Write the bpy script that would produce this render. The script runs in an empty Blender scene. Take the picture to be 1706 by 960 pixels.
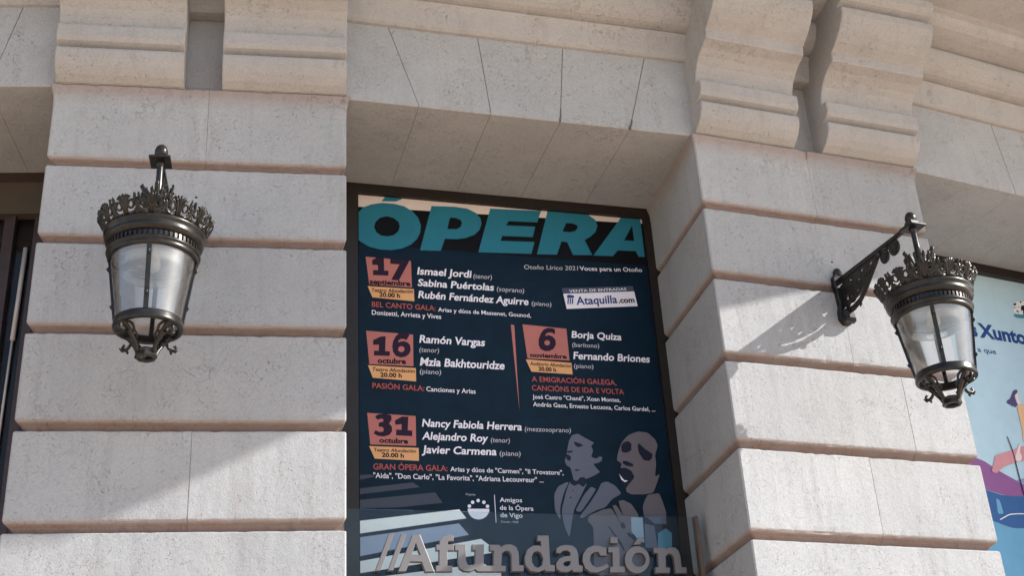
import bpy, bmesh, math, random
from mathutils import Vector, Matrix
random.seed(7)
scene = bpy.context.scene
COL = scene.collection
H = 1.6                                            # eye height above the pavement
# ------------------------------------------------------------------ camera
CAMROT = ((0.997927, 0.064352, 0.0), (0.029265, -0.453823, -0.890611), (-0.057313, 0.888765, -0.454765))
cam_data = bpy.data.cameras.new('camera'); cam = bpy.data.objects.new('camera', cam_data); COL.objects.link(cam)
mw = Matrix(CAMROT).to_4x4(); mw.translation = (0, 0, H); cam.matrix_world = mw
cam_data.sensor_fit = 'HORIZONTAL'; cam_data.sensor_width = 36.0; cam_data.lens = 36.0 * 2190 / 1706
cam_data.clip_start = 0.05; cam_data.clip_end = 2000
scene.camera = cam
# ------------------------------------------------------------------ light
SUN_AZ, SUN_EL = math.radians(96.6), math.radians(32.13)
world = bpy.data.worlds.new('World'); scene.world = world; world.use_nodes = True
wn = world.node_tree; bg = wn.nodes['Background']
sky = wn.nodes.new('ShaderNodeTexSky'); sky.sky_type = 'NISHITA'; sky.sun_disc = False
sky.sun_elevation = SUN_EL; sky.sun_rotation = SUN_AZ; sky.dust_density = .7; sky.air_density = 1.0
wn.links.new(sky.outputs[0], bg.inputs[0]); bg.inputs[1].default_value = 0.15
sd = bpy.data.lights.new('sun', 'SUN'); sd.energy = 4.8; sd.angle = math.radians(0.5); sd.color = (1.0, 0.945, 0.87)
sun = bpy.data.objects.new('sun', sd); COL.objects.link(sun)
sv = Vector((math.sin(SUN_AZ) * math.cos(SUN_EL), math.cos(SUN_AZ) * math.cos(SUN_EL), math.sin(SUN_EL)))
sun.rotation_euler = sv.to_track_quat('Z', 'Y').to_euler(); sun.location = sv * 40
scene.view_settings.view_transform = 'Standard'; scene.view_settings.look = 'None'
scene.view_settings.exposure = 0.98; scene.view_settings.gamma = 1.0; scene.view_settings.use_curve_mapping = False
scene.render.engine = 'CYCLES'
scene.cycles.max_bounces = 10; scene.cycles.diffuse_bounces = 6; scene.cycles.transparent_max_bounces = 16
# ------------------------------------------------------------------ measured drawings: facade plan, printed shapes, letters
TITLE = [[[(0.2035,4.0695),(0.236,4.11),(0.2883,4.1377),(0.3539,4.1548),(0.4262,4.156),(0.4919,4.1428),(0.5441,4.1102),(0.5762,4.0681),(0.5907,4.017),(0.5841,3.9642),(0.5619,3.9177),(0.5256,3.8776),(0.4729,3.848),(0.4078,3.8292),(0.3369,3.8273),(0.2729,3.8406),(0.2282,3.8657),(0.2027,3.8852)],[(0.3814,4.0628),(0.4245,4.0535),(0.4529,4.0294),(0.4601,3.9973),(0.449,3.9621),(0.4225,3.9346),(0.3833,3.9221),(0.3445,3.9245),(0.315,3.9453),(0.3024,3.9795),(0.3105,4.0158),(0.3395,4.0484)]],[[(0.3859,4.2166),(0.5024,4.2149),(0.4752,4.1931),(0.4394,4.1725),(0.3482,4.1654)]],[[(0.6613,4.1626),(0.8068,4.1725),(0.8878,4.1667),(0.941,4.1413),(0.9693,4.1058),(0.9743,4.0682),(0.9598,4.0214),(0.927,3.9837),(0.8721,3.9562),(0.8113,3.9417),(0.738,3.9381),(0.7085,3.8511),(0.5809,3.8429)],[(0.7741,4.0901),(0.8104,4.0921),(0.841,4.0813),(0.8509,4.0596),(0.8389,4.0297),(0.8141,4.0124),(0.7551,4.0084)]],[[(1.0358,4.1813),(1.368,4.1968),(1.3368,4.1102),(1.1509,4.1017),(1.1312,4.0693),(1.3221,4.078),(1.3003,4.0011),(1.1035,3.9908),(1.0893,3.9548),(1.3091,3.967),(1.284,3.8803),(0.9442,3.8613)]],[[(1.4119,4.2027),(1.6061,4.2091),(1.6835,4.1978),(1.7264,4.1659),(1.7369,4.1247),(1.7197,4.0764),(1.6837,4.0391),(1.6416,4.0106),(1.6831,3.9058),(1.556,3.8948),(1.5242,3.9848),(1.4866,3.986),(1.4499,3.8887),(1.3197,3.8804)],[(1.5283,4.1237),(1.5707,4.1246),(1.5996,4.1149),(1.6036,4.0951),(1.5847,4.0717),(1.5513,4.0593),(1.4993,4.0592)]],[[(1.6899,3.9033),(1.8205,3.91),(1.8576,3.9546),(1.9785,3.9605),(1.9943,3.9203),(2.0362,3.9224),(2.0354,4.2207),(1.9155,4.2155)],[(1.9737,4.1469),(1.9763,4.0346),(1.9083,4.0316)]]]
PANELS = [{'panel':[(0.2493,3.7719),(0.5232,3.7658),(0.5251,3.5863),(0.2697,3.5873)],'digits':[[[(0.3144,3.7708),(0.3589,3.7692),(0.3596,3.6867),(0.3863,3.6875),(0.384,3.6542),(0.2925,3.6514),(0.294,3.6846),(0.3235,3.6864),(0.3227,3.7201),(0.2884,3.7206),(0.2887,3.7506)]],[[(0.3976,3.7698),(0.5094,3.7673),(0.5111,3.7594),(0.4469,3.6276),(0.4013,3.6273),(0.4537,3.7358),(0.3971,3.7364)]]],'month':('septiembre',(0.2726,3.5908),(0.5164,3.5948),0.0314,'bk'),'strip':[(0.2597,3.5754),(0.5368,3.5767),(0.5378,3.4956),(0.2882,3.5028)],'lines':[('Teatro Afundación',(0.281,3.5392),(0.5302,3.5486),0.0235,'bi'),('20.00 h',(0.3292,3.5104),(0.4525,3.5126),0.0274,'bk')]},{'panel':[(0.2491,3.2836),(0.5248,3.2768),(0.5222,3.0745),(0.2661,3.0737)],'digits':[[[(0.3342,3.2512),(0.3626,3.2549),(0.3592,3.1598),(0.3869,3.1598),(0.3844,3.1313),(0.293,3.1292),(0.2943,3.1598),(0.3214,3.1598),(0.3229,3.1992),(0.2894,3.1959),(0.2886,3.2249)]],[[(0.5042,3.2742),(0.4719,3.2839),(0.4394,3.2787),(0.4201,3.2569),(0.4062,3.2267),(0.4003,3.1914),(0.405,3.1569),(0.4207,3.1347),(0.4473,3.1259),(0.4769,3.1324),(0.4987,3.1511),(0.5085,3.1779),(0.5054,3.2068),(0.4922,3.2235),(0.4708,3.2309),(0.4492,3.2266),(0.4356,3.2199),(0.4385,3.2335),(0.4522,3.2444),(0.4711,3.245),(0.4845,3.2388)],[(0.4725,3.1797),(0.4714,3.1737),(0.4686,3.1682),(0.4644,3.1637),(0.4591,3.1606),(0.4533,3.1593),(0.4475,3.1599),(0.4423,3.1623),(0.4382,3.1663),(0.4356,3.1714),(0.4348,3.1773),(0.4359,3.1833),(0.4386,3.1888),(0.4429,3.1933),(0.4482,3.1964),(0.454,3.1977),(0.4598,3.1972),(0.465,3.1948),(0.4691,3.1908),(0.4717,3.1856)]]],'month':('octubre',(0.3137,3.0822),(0.4786,3.0863),0.0322,'bk'),'strip':[(0.2581,3.0658),(0.5359,3.0638),(0.536,2.9809),(0.2853,2.9896)],'lines':[('Teatro Afundación',(0.2815,3.0319),(0.5282,3.0335),0.0216,'bi'),('20.00 h',(0.3285,2.9977),(0.4528,3.0001),0.0255,'bk')]},{'panel':[(1.195,3.3895),(1.4709,3.379),(1.4735,3.1683),(1.2123,3.1657)],'digits':[[[(1.3973,3.3701),(1.379,3.3768),(1.3528,3.3766),(1.3256,3.3628),(1.305,3.3338),(1.2888,3.2934),(1.287,3.2581),(1.2979,3.233),(1.3229,3.2206),(1.3528,3.2232),(1.3801,3.2405),(1.3956,3.2689),(1.3942,3.3003),(1.3786,3.3213),(1.3531,3.3291),(1.3338,3.32),(1.3386,3.3361),(1.3581,3.3468),(1.3768,3.3465),(1.3947,3.3358)],[(1.3597,3.2776),(1.3585,3.2722),(1.3556,3.2672),(1.3513,3.2631),(1.3461,3.2603),(1.3405,3.2591),(1.3351,3.2596),(1.3302,3.2618),(1.3266,3.2654),(1.3244,3.27),(1.3239,3.2753),(1.3251,3.2807),(1.328,3.2857),(1.3323,3.2898),(1.3374,3.2926),(1.343,3.2938),(1.3485,3.2933),(1.3534,3.2912),(1.357,3.2876),(1.3592,3.2829)]]],'month':('noviembre',(1.2299,3.1768),(1.4572,3.179),0.0265,'bk'),'strip':[(1.2005,3.1595),(1.4843,3.153),(1.4861,3.0785),(1.2307,3.0817)],'lines':[('Auditorio Afundación',(1.2244,3.1238),(1.4791,3.1222),0.0221,'bi'),('20.00 h',(1.2746,3.091),(1.3837,3.0891),0.0249,'bk')]},{'panel':[(0.2514,2.7737),(0.5278,2.767),(0.5263,2.5877),(0.2677,2.5861)],'digits':[[[(0.2963,2.7545),(0.3158,2.7676),(0.3554,2.7725),(0.3878,2.7649),(0.3895,2.7383),(0.3748,2.7148),(0.3903,2.6966),(0.3913,2.6701),(0.3752,2.6468),(0.3429,2.6356),(0.3108,2.6388),(0.2881,2.6506),(0.2969,2.6712),(0.3182,2.6616),(0.3397,2.6641),(0.3456,2.6794),(0.3364,2.6926),(0.315,2.6932),(0.3174,2.7175),(0.3404,2.7231),(0.3442,2.7362),(0.3335,2.7433),(0.3083,2.7345)]],[[(0.4492,2.7602),(0.4855,2.7604),(0.4801,2.6793),(0.5068,2.6775),(0.5046,2.6448),(0.4132,2.6462),(0.4152,2.681),(0.444,2.6793),(0.4468,2.7143),(0.4107,2.7089),(0.409,2.7354)]]],'month':('octubre',(0.3175,2.5994),(0.4805,2.5994),0.0284,'bk'),'strip':[(0.2605,2.5762),(0.5405,2.5763),(0.54,2.5001),(0.2917,2.5041)],'lines':[('Teatro Afundación',(0.285,2.546),(0.5239,2.5472),0.0193,'bi'),('20.00 h',(0.3307,2.5159),(0.4551,2.5155),0.0237,'bk')]}]
ENTRIES = [[('Ismael Jordi',(0.5589,3.6777),(0.8905,3.6818),0.0469,'name'),('(tenor)',(0.9045,3.6789),(1.0196,3.6801),0.0311,'thin'),('Sabina Puértolas',(0.5594,3.6002),(1.0279,3.6034),0.0451,'name'),('(soprano)',(1.0463,3.6029),(1.2179,3.6026),0.0309,'thin'),('Rubén Fernández Aguirre',(0.5609,3.5195),(1.24,3.5213),0.046,'name'),('(piano)',(1.2601,3.5227),(1.3854,3.5219),0.0291,'thin'),('BEL CANTO GALA:',(0.2836,3.4405),(0.664,3.4411),0.0335,'red'),('Arias y dúos de Massenet, Gounod,',(0.6787,3.4376),(1.2519,3.4385),0.0261,'small'),('Donizetti, Arrieta y Vives',(0.2831,3.3892),(0.6962,3.3902),0.0295,'small')],[('Ramón Vargas',(0.56,3.2279),(0.9529,3.2295),0.0472,'name'),('(tenor)',(0.5584,3.1676),(0.6751,3.169),0.0304,'thin'),('Mzia Bakhtouridze',(0.56,3.0825),(1.0649,3.0859),0.0492,'name'),('(piano)',(0.5576,3.0306),(0.6825,3.0314),0.0299,'thin'),('PASIÓN GALA:',(0.2821,2.9246),(0.5814,2.9226),0.0326,'red'),('Canciones y Arias',(0.5932,2.9227),(0.8843,2.9221),0.0284,'small')],[('Borja Quiza',(1.4987,3.3213),(1.8186,3.324),0.0432,'name'),('(barítono)',(1.4974,3.2597),(1.669,3.2627),0.0286,'thin'),('Fernando Briones',(1.4983,3.18),(1.9865,3.1858),0.0457,'name'),('(piano)',(1.4972,3.1209),(1.6193,3.1226),0.0281,'thin'),('A EMIGRACIÓN GALEGA,',(1.2294,3.0179),(1.7573,3.0231),0.0328,'red'),('CANCIÓNS DE IDA E VOLTA',(1.2257,2.9617),(1.7989,2.9655),0.0326,'red'),('José Castro "Chané", Xoan Montes,',(1.2259,2.9089),(1.7715,2.9149),0.0257,'small'),('Andrés Gaos, Ernesto Lecuona, Carlos Gardel, ...',(1.2264,2.8609),(1.9867,2.8646),0.0266,'small')],[('Nancy Fabiola Herrera',(0.562,2.7058),(1.1473,2.7072),0.0444,'name'),('(mezzosoprano)',(1.1646,2.7041),(1.4436,2.707),0.0282,'thin'),('Alejandro Roy',(0.5599,2.6283),(0.9401,2.6282),0.044,'name'),('(tenor)',(0.9587,2.6282),(1.0708,2.6275),0.0292,'thin'),('Javier Carmena',(0.5577,2.547),(0.9881,2.5502),0.0435,'name'),('(piano)',(1.0066,2.5494),(1.1299,2.5503),0.0289,'thin'),('GRAN ÓPERA GALA:',(0.2826,2.4406),(0.7011,2.4443),0.0337,'red'),('Arias y dúos de "Carmen", "Il Trovatore",',(0.7171,2.4449),(1.379,2.446),0.0268,'small'),('"Aida", "Don Carlo", "La Favorita", "Adriana Lecouvreur" ...',(0.2822,2.3917),(1.2562,2.3966),0.0292,'small')]]
SUBTITLE = [('Otoño Lírico 2021',(1.2288,3.7682),(1.5779,3.7878),0.03,'thin'),('Voces para un Otoño',(1.5912,3.7889),(2.007,3.8121),0.0288,'small')]
TICKET = {'head':[(1.4623,3.6551),(1.9321,3.7067),(1.9377,3.6695),(1.4693,3.6171)],'body':[(1.4693,3.6171),(1.9377,3.6695),(1.9504,3.5669),(1.484,3.514)],'lines':[('VENTA DE ENTRADAS',(1.51,3.6284),(1.8876,3.6723),0.0182,'small'),('Ataquilla',(1.5493,3.5472),(1.8186,3.5794),0.0527,'navyi'),('.com',(1.8265,3.58),(1.9341,3.5913),0.0367,'bk')],'icon':[[[(1.4913,3.6056),(1.5034,3.6131),(1.5376,3.6092),(1.5379,3.5945),(1.4937,3.5879)]],[[(1.4951,3.5863),(1.5036,3.587),(1.4981,3.5475),(1.4906,3.5485)]],[[(1.509,3.5882),(1.5175,3.5888),(1.5127,3.5486),(1.505,3.548)]],[[(1.523,3.5901),(1.5314,3.5907),(1.5274,3.5513),(1.519,3.5506)]]]}
DIVIDER = [(1.1222,3.3818),(1.1433,3.3818),(1.1418,2.8255)]
BAND = [[(0.1976,4.2418),(2.0879,4.325),(2.0695,4.1591),(1.8451,4.1615),(0.2036,4.1128)]]
LOGO = {'shapes':[[[(0.8071,2.231),(0.8071,2.2298),(0.8082,2.2153),(0.8129,2.2017),(0.8208,2.1899),(0.8315,2.1805),(0.8443,2.174),(0.8586,2.1709),(0.8734,2.1713),(0.8881,2.1751),(0.9016,2.1823),(0.9133,2.1923),(0.9224,2.2046),(0.9284,2.2185),(0.9309,2.2331)]],[[(0.8277,2.2462),(0.8255,2.24),(0.8202,2.2361),(0.8138,2.236),(0.8088,2.2396),(0.8071,2.2456),(0.8094,2.2518),(0.8147,2.2557),(0.821,2.2559),(0.826,2.2522)]],[[(0.8469,2.2687),(0.8447,2.2626),(0.8393,2.2586),(0.833,2.2585),(0.828,2.2621),(0.8263,2.2681),(0.8285,2.2743),(0.8338,2.2783),(0.8402,2.2784),(0.8452,2.2748)]],[[(0.879,2.2795),(0.8768,2.2733),(0.8714,2.2693),(0.865,2.2691),(0.86,2.2728),(0.8583,2.2789),(0.8606,2.2851),(0.8659,2.289),(0.8723,2.2892),(0.8773,2.2855)]],[[(0.9115,2.2706),(0.9092,2.2644),(0.9038,2.2604),(0.8974,2.2603),(0.8924,2.2639),(0.8907,2.27),(0.893,2.2762),(0.8984,2.2801),(0.9048,2.2803),(0.9098,2.2767)]],[[(0.9311,2.2478),(0.9288,2.2416),(0.9234,2.2377),(0.917,2.2375),(0.912,2.2412),(0.9103,2.2473),(0.9126,2.2534),(0.918,2.2574),(0.9244,2.2575),(0.9294,2.2539)]],[[(0.9621,2.3152),(0.9658,2.3153),(0.967,2.1549),(0.9634,2.1549)]]],'lines':[('Amigos',(0.9931,2.2753),(1.1226,2.2766),0.0247,'small'),('de la Ópera',(0.9918,2.2299),(1.1864,2.2289),0.0258,'small'),('de Vigo',(0.9919,2.1871),(1.1194,2.1867),0.0257,'small'),('Desde 1958',(0.9926,2.1556),(1.0928,2.1555),0.0109,'thin'),('Organiza',(0.7983,2.309),(0.8542,2.3082),0.0111,'thin')]}
STRIPES = {'dim':[[(0.205,2.3297),(0.5016,2.3735),(0.5431,2.3472),(0.2048,2.2956)],[(0.2047,2.2643),(0.6267,2.3195),(0.6671,2.2605),(0.4151,2.2279),(0.2045,2.2179)],[(0.2053,2.405),(0.2683,2.4115),(0.2931,2.3994),(0.2052,2.3792)]],'white':[[(0.2042,2.1469),(0.7591,2.2261),(0.7977,2.1758),(0.2039,2.0764)],[(0.2032,1.9253),(0.8748,2.0615),(0.9566,2.0),(0.926,1.9827),(0.2029,1.8608)],[(0.2027,1.8288),(0.8808,1.9237),(0.9792,1.8714),(0.9722,1.7444),(0.2023,1.7375)]],'blue':[[(0.2038,2.0558),(0.7541,2.1459),(0.8081,2.0828),(0.2033,1.952)]]}
TENOR = {'grey':[[(1.4307,2.6608),(1.4501,2.6918),(1.4858,2.7034),(1.5285,2.678),(1.5829,2.6501),(1.5612,2.6312),(1.5715,2.6016),(1.5552,2.5631),(1.587,2.5524),(1.6083,2.5681),(1.6247,2.5618),(1.6165,2.5386),(1.5894,2.5247),(1.5642,2.5199),(1.5817,2.4948),(1.6024,2.4719),(1.5626,2.448),(1.5135,2.4267),(1.4831,2.4384),(1.4565,2.4122),(1.4374,2.4174),(1.4309,2.4581),(1.4239,2.4921),(1.4006,2.506),(1.3931,2.5352),(1.4049,2.5603),(1.4126,2.5953),(1.4228,2.6355)],[(1.4178,2.4167),(1.4396,2.3854),(1.4649,2.3959),(1.4926,2.3774),(1.5197,2.4074),(1.4733,2.3237),(1.4224,2.2362),(1.3853,2.0754),(1.3618,2.1402),(1.3501,2.2342),(1.3881,2.35)],[(1.3924,2.4033),(1.407,2.4038),(1.3728,2.3399),(1.3438,2.2531),(1.3399,2.1773),(1.3116,2.2332),(1.314,2.3285),(1.3419,2.3775)],[(1.539,2.3818),(1.5701,2.3672),(1.4652,2.2278),(1.4321,2.2364),(1.4937,2.3339)],[(1.5759,2.3558),(1.6031,2.4053),(1.6387,2.4162),(1.686,2.3933),(1.7209,2.3456),(1.6581,2.3098),(1.6141,2.2604),(1.5535,2.2397),(1.4619,2.1898),(1.4587,2.2086),(1.5179,2.277)]],'dark':[[(1.4567,2.6519),(1.4907,2.6433),(1.5143,2.6293),(1.4786,2.6178),(1.462,2.6321)],[(1.4073,2.5901),(1.4423,2.5965),(1.4464,2.5867),(1.4164,2.5806)],[(1.4059,2.5732),(1.4325,2.5614),(1.4271,2.5316),(1.4033,2.5405)],[(1.4474,2.4802),(1.4871,2.4846),(1.4565,2.4707)],[(1.4137,2.4263),(1.4559,2.4054),(1.501,2.441),(1.5111,2.4218),(1.4928,2.3803),(1.4649,2.3959),(1.4394,2.3825),(1.416,2.3944)],[(1.4312,2.3542),(1.4298,2.3515),(1.427,2.3502),(1.4243,2.3513),(1.4234,2.354),(1.4247,2.3568),(1.4276,2.358),(1.4303,2.3569)],[(1.4151,2.3124),(1.4134,2.3089),(1.4099,2.3074),(1.4066,2.3087),(1.4054,2.3121),(1.4071,2.3155),(1.4107,2.317),(1.414,2.3157)]]}
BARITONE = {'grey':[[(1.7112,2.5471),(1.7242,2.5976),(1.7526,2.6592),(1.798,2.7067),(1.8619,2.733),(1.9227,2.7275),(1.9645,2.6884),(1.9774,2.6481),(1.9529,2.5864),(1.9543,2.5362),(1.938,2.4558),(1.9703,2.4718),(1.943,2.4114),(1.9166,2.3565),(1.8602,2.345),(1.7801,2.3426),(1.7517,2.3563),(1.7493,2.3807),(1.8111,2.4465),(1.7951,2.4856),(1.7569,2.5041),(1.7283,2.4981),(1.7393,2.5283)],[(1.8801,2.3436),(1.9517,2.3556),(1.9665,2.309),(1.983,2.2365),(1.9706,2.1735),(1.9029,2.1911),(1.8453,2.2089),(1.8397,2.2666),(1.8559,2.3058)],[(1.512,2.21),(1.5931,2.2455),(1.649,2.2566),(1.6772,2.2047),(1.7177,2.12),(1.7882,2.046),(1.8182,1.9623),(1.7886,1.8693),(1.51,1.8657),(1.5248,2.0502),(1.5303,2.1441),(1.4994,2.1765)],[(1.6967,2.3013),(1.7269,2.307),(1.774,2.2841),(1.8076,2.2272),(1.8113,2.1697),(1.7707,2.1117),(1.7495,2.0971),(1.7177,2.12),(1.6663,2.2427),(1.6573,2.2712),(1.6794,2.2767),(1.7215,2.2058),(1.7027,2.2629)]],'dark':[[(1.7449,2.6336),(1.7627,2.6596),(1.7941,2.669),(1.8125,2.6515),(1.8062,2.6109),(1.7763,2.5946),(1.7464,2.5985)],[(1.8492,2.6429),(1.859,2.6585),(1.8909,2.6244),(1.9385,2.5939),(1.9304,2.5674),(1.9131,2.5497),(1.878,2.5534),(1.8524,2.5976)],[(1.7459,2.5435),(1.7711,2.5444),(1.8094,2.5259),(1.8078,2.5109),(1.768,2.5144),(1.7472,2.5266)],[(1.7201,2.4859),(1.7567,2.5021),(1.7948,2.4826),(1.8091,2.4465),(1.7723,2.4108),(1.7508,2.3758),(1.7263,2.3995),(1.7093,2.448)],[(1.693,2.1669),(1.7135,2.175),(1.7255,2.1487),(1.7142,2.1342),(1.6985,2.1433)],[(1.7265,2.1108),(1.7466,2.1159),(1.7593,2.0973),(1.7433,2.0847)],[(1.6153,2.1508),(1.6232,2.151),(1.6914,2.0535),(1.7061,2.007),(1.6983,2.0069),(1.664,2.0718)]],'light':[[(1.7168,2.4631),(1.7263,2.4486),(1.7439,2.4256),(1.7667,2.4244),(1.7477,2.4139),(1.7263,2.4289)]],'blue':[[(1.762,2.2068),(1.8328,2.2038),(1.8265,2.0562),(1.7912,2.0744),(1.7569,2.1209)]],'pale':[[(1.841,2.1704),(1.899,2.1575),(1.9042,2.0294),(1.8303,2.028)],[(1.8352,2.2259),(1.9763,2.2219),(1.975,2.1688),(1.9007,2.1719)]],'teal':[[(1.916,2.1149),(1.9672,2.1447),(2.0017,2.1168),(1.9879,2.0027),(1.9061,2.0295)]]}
SIGN = [[[(0.3023,1.9742),(0.3241,1.9747),(0.2536,1.7837),(0.2306,1.7834)]],[[(0.3652,1.9728),(0.3883,1.9733),(0.3183,1.7857),(0.2957,1.7854)]],[[(0.424,1.9685),(0.4605,1.9721),(0.529,1.7833),(0.4867,1.781),(0.469,1.8326),(0.4045,1.8332),(0.3832,1.7823),(0.3469,1.7807)],[(0.4386,1.9355),(0.4643,1.8643),(0.415,1.8662)]],[[(0.5476,1.9211),(0.5654,1.9214),(0.5673,1.9437),(0.5808,1.9635),(0.6062,1.9736),(0.637,1.9731),(0.6359,1.944),(0.6136,1.9446),(0.6049,1.9361),(0.6044,1.9233),(0.6368,1.9239),(0.6357,1.895),(0.6023,1.8943),(0.5982,1.8116),(0.6253,1.8109),(0.6243,1.7846),(0.5416,1.7834),(0.5425,1.8108),(0.5596,1.8121),(0.5634,1.8936),(0.5468,1.8944)]],[[(0.6463,1.923),(0.6995,1.924),(0.6971,1.8407),(0.7062,1.8187),(0.7255,1.8135),(0.7484,1.8249),(0.7545,1.8971),(0.7376,1.8968),(0.7389,1.9248),(0.7982,1.9259),(0.7905,1.8256),(0.8012,1.8147),(0.8264,1.8139),(0.8251,1.7874),(0.7606,1.7865),(0.7472,1.7984),(0.7215,1.786),(0.6882,1.7882),(0.6666,1.8016),(0.6593,1.829),(0.662,1.8954),(0.6452,1.8951)]],[[(0.8321,1.9255),(0.8833,1.9265),(0.8883,1.9136),(0.9148,1.9282),(0.9463,1.9299),(0.9713,1.918),(0.9822,1.8901),(0.9813,1.8202),(1.0063,1.8189),(1.0034,1.7921),(0.9442,1.7902),(0.9461,1.8782),(0.9357,1.896),(0.9131,1.8989),(0.8923,1.8829),(0.8846,1.8159),(0.9095,1.8152),(0.9068,1.7886),(0.8279,1.7875),(0.8293,1.8151),(0.8462,1.8153),(0.8533,1.8962),(0.8308,1.8985)]],[[(1.0948,1.9806),(1.1526,1.9818),(1.1503,1.8248),(1.176,1.8222),(1.1726,1.7935),(1.1265,1.7928),(1.1211,1.8023),(1.0864,1.7881),(1.044,1.7934),(1.0185,1.8227),(1.0168,1.8615),(1.033,1.9037),(1.0651,1.9254),(1.0961,1.9278),(1.111,1.9203),(1.1115,1.9536),(1.0929,1.9532)],[(1.0868,1.8999),(1.107,1.89),(1.1176,1.8572),(1.1085,1.8241),(1.0846,1.8071),(1.0638,1.8145),(1.0519,1.8382),(1.0529,1.8711),(1.066,1.8923)]],[[(1.194,1.9128),(1.2137,1.9265),(1.2454,1.9332),(1.2826,1.9296),(1.303,1.9117),(1.3089,1.8845),(1.3084,1.8272),(1.3297,1.8215),(1.3261,1.7944),(1.2775,1.7925),(1.2723,1.8044),(1.2464,1.7903),(1.2094,1.7916),(1.1872,1.8074),(1.1868,1.8343),(1.2054,1.8586),(1.2342,1.8712),(1.2687,1.8748),(1.2686,1.8959),(1.2526,1.9066),(1.2275,1.9043),(1.212,1.8889),(1.1924,1.8916)],[(1.2661,1.85),(1.2386,1.8477),(1.2221,1.8349),(1.2271,1.8199),(1.2455,1.8172),(1.2644,1.8295)]],[[(1.4708,1.921),(1.4307,1.9325),(1.3959,1.9318),(1.363,1.9159),(1.3396,1.8851),(1.3333,1.8487),(1.3445,1.8127),(1.3708,1.7921),(1.4081,1.7896),(1.4437,1.8021),(1.4751,1.8207),(1.4639,1.8356),(1.436,1.8201),(1.404,1.8136),(1.3803,1.8283),(1.3714,1.8553),(1.3789,1.8827),(1.3993,1.8995),(1.4247,1.9018),(1.4355,1.8819),(1.467,1.8812)]],[[(1.4839,1.9255),(1.5446,1.9285),(1.5358,1.8216),(1.5636,1.8208),(1.5608,1.7929),(1.4805,1.7918),(1.4851,1.8196),(1.5002,1.8198),(1.5056,1.9002),(1.4814,1.8998)]],[[(1.5019,1.98),(1.5391,1.982),(1.5386,1.9512),(1.4977,1.9503)]],[[(1.7092,1.8621),(1.7056,1.8459),(1.6988,1.8306),(1.689,1.8168),(1.6768,1.8053),(1.6628,1.7965),(1.6476,1.791),(1.6321,1.789),(1.617,1.7906),(1.603,1.7957),(1.5909,1.804),(1.5812,1.8152),(1.5744,1.8287),(1.5709,1.8438),(1.5708,1.8598),(1.5742,1.8759),(1.5808,1.8913),(1.5905,1.9051),(1.6026,1.9168),(1.6167,1.9258),(1.6319,1.9314),(1.6476,1.9335),(1.6629,1.932),(1.677,1.9269),(1.6893,1.9184),(1.699,1.9071),(1.7058,1.8934),(1.7092,1.8782)],[(1.6905,1.8618),(1.6876,1.8503),(1.6816,1.8398),(1.673,1.831),(1.6625,1.8247),(1.6509,1.8213),(1.6393,1.8211),(1.6285,1.8241),(1.6193,1.8302),(1.6126,1.8387),(1.6089,1.8491),(1.6084,1.8604),(1.6113,1.8718),(1.6172,1.8824),(1.6258,1.8912),(1.6363,1.8977),(1.6479,1.9011),(1.6596,1.9013),(1.6705,1.8983),(1.6797,1.8922),(1.6864,1.8836),(1.6901,1.8731)]],[[(1.659,1.9802),(1.6919,1.9853),(1.665,1.9462),(1.6294,1.9443)]],[[(1.7415,1.9261),(1.8054,1.9291),(1.8105,1.9168),(1.8349,1.9309),(1.8642,1.9302),(1.8817,1.9132),(1.8877,1.8823),(1.8888,1.8232),(1.916,1.8223),(1.9139,1.7953),(1.8541,1.7945),(1.8543,1.8755),(1.8439,1.897),(1.8214,1.8997),(1.803,1.8808),(1.7976,1.8194),(1.8214,1.8185),(1.8166,1.794),(1.738,1.7929),(1.741,1.8198),(1.7591,1.82),(1.7643,1.8987),(1.7407,1.9013)]]]
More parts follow.
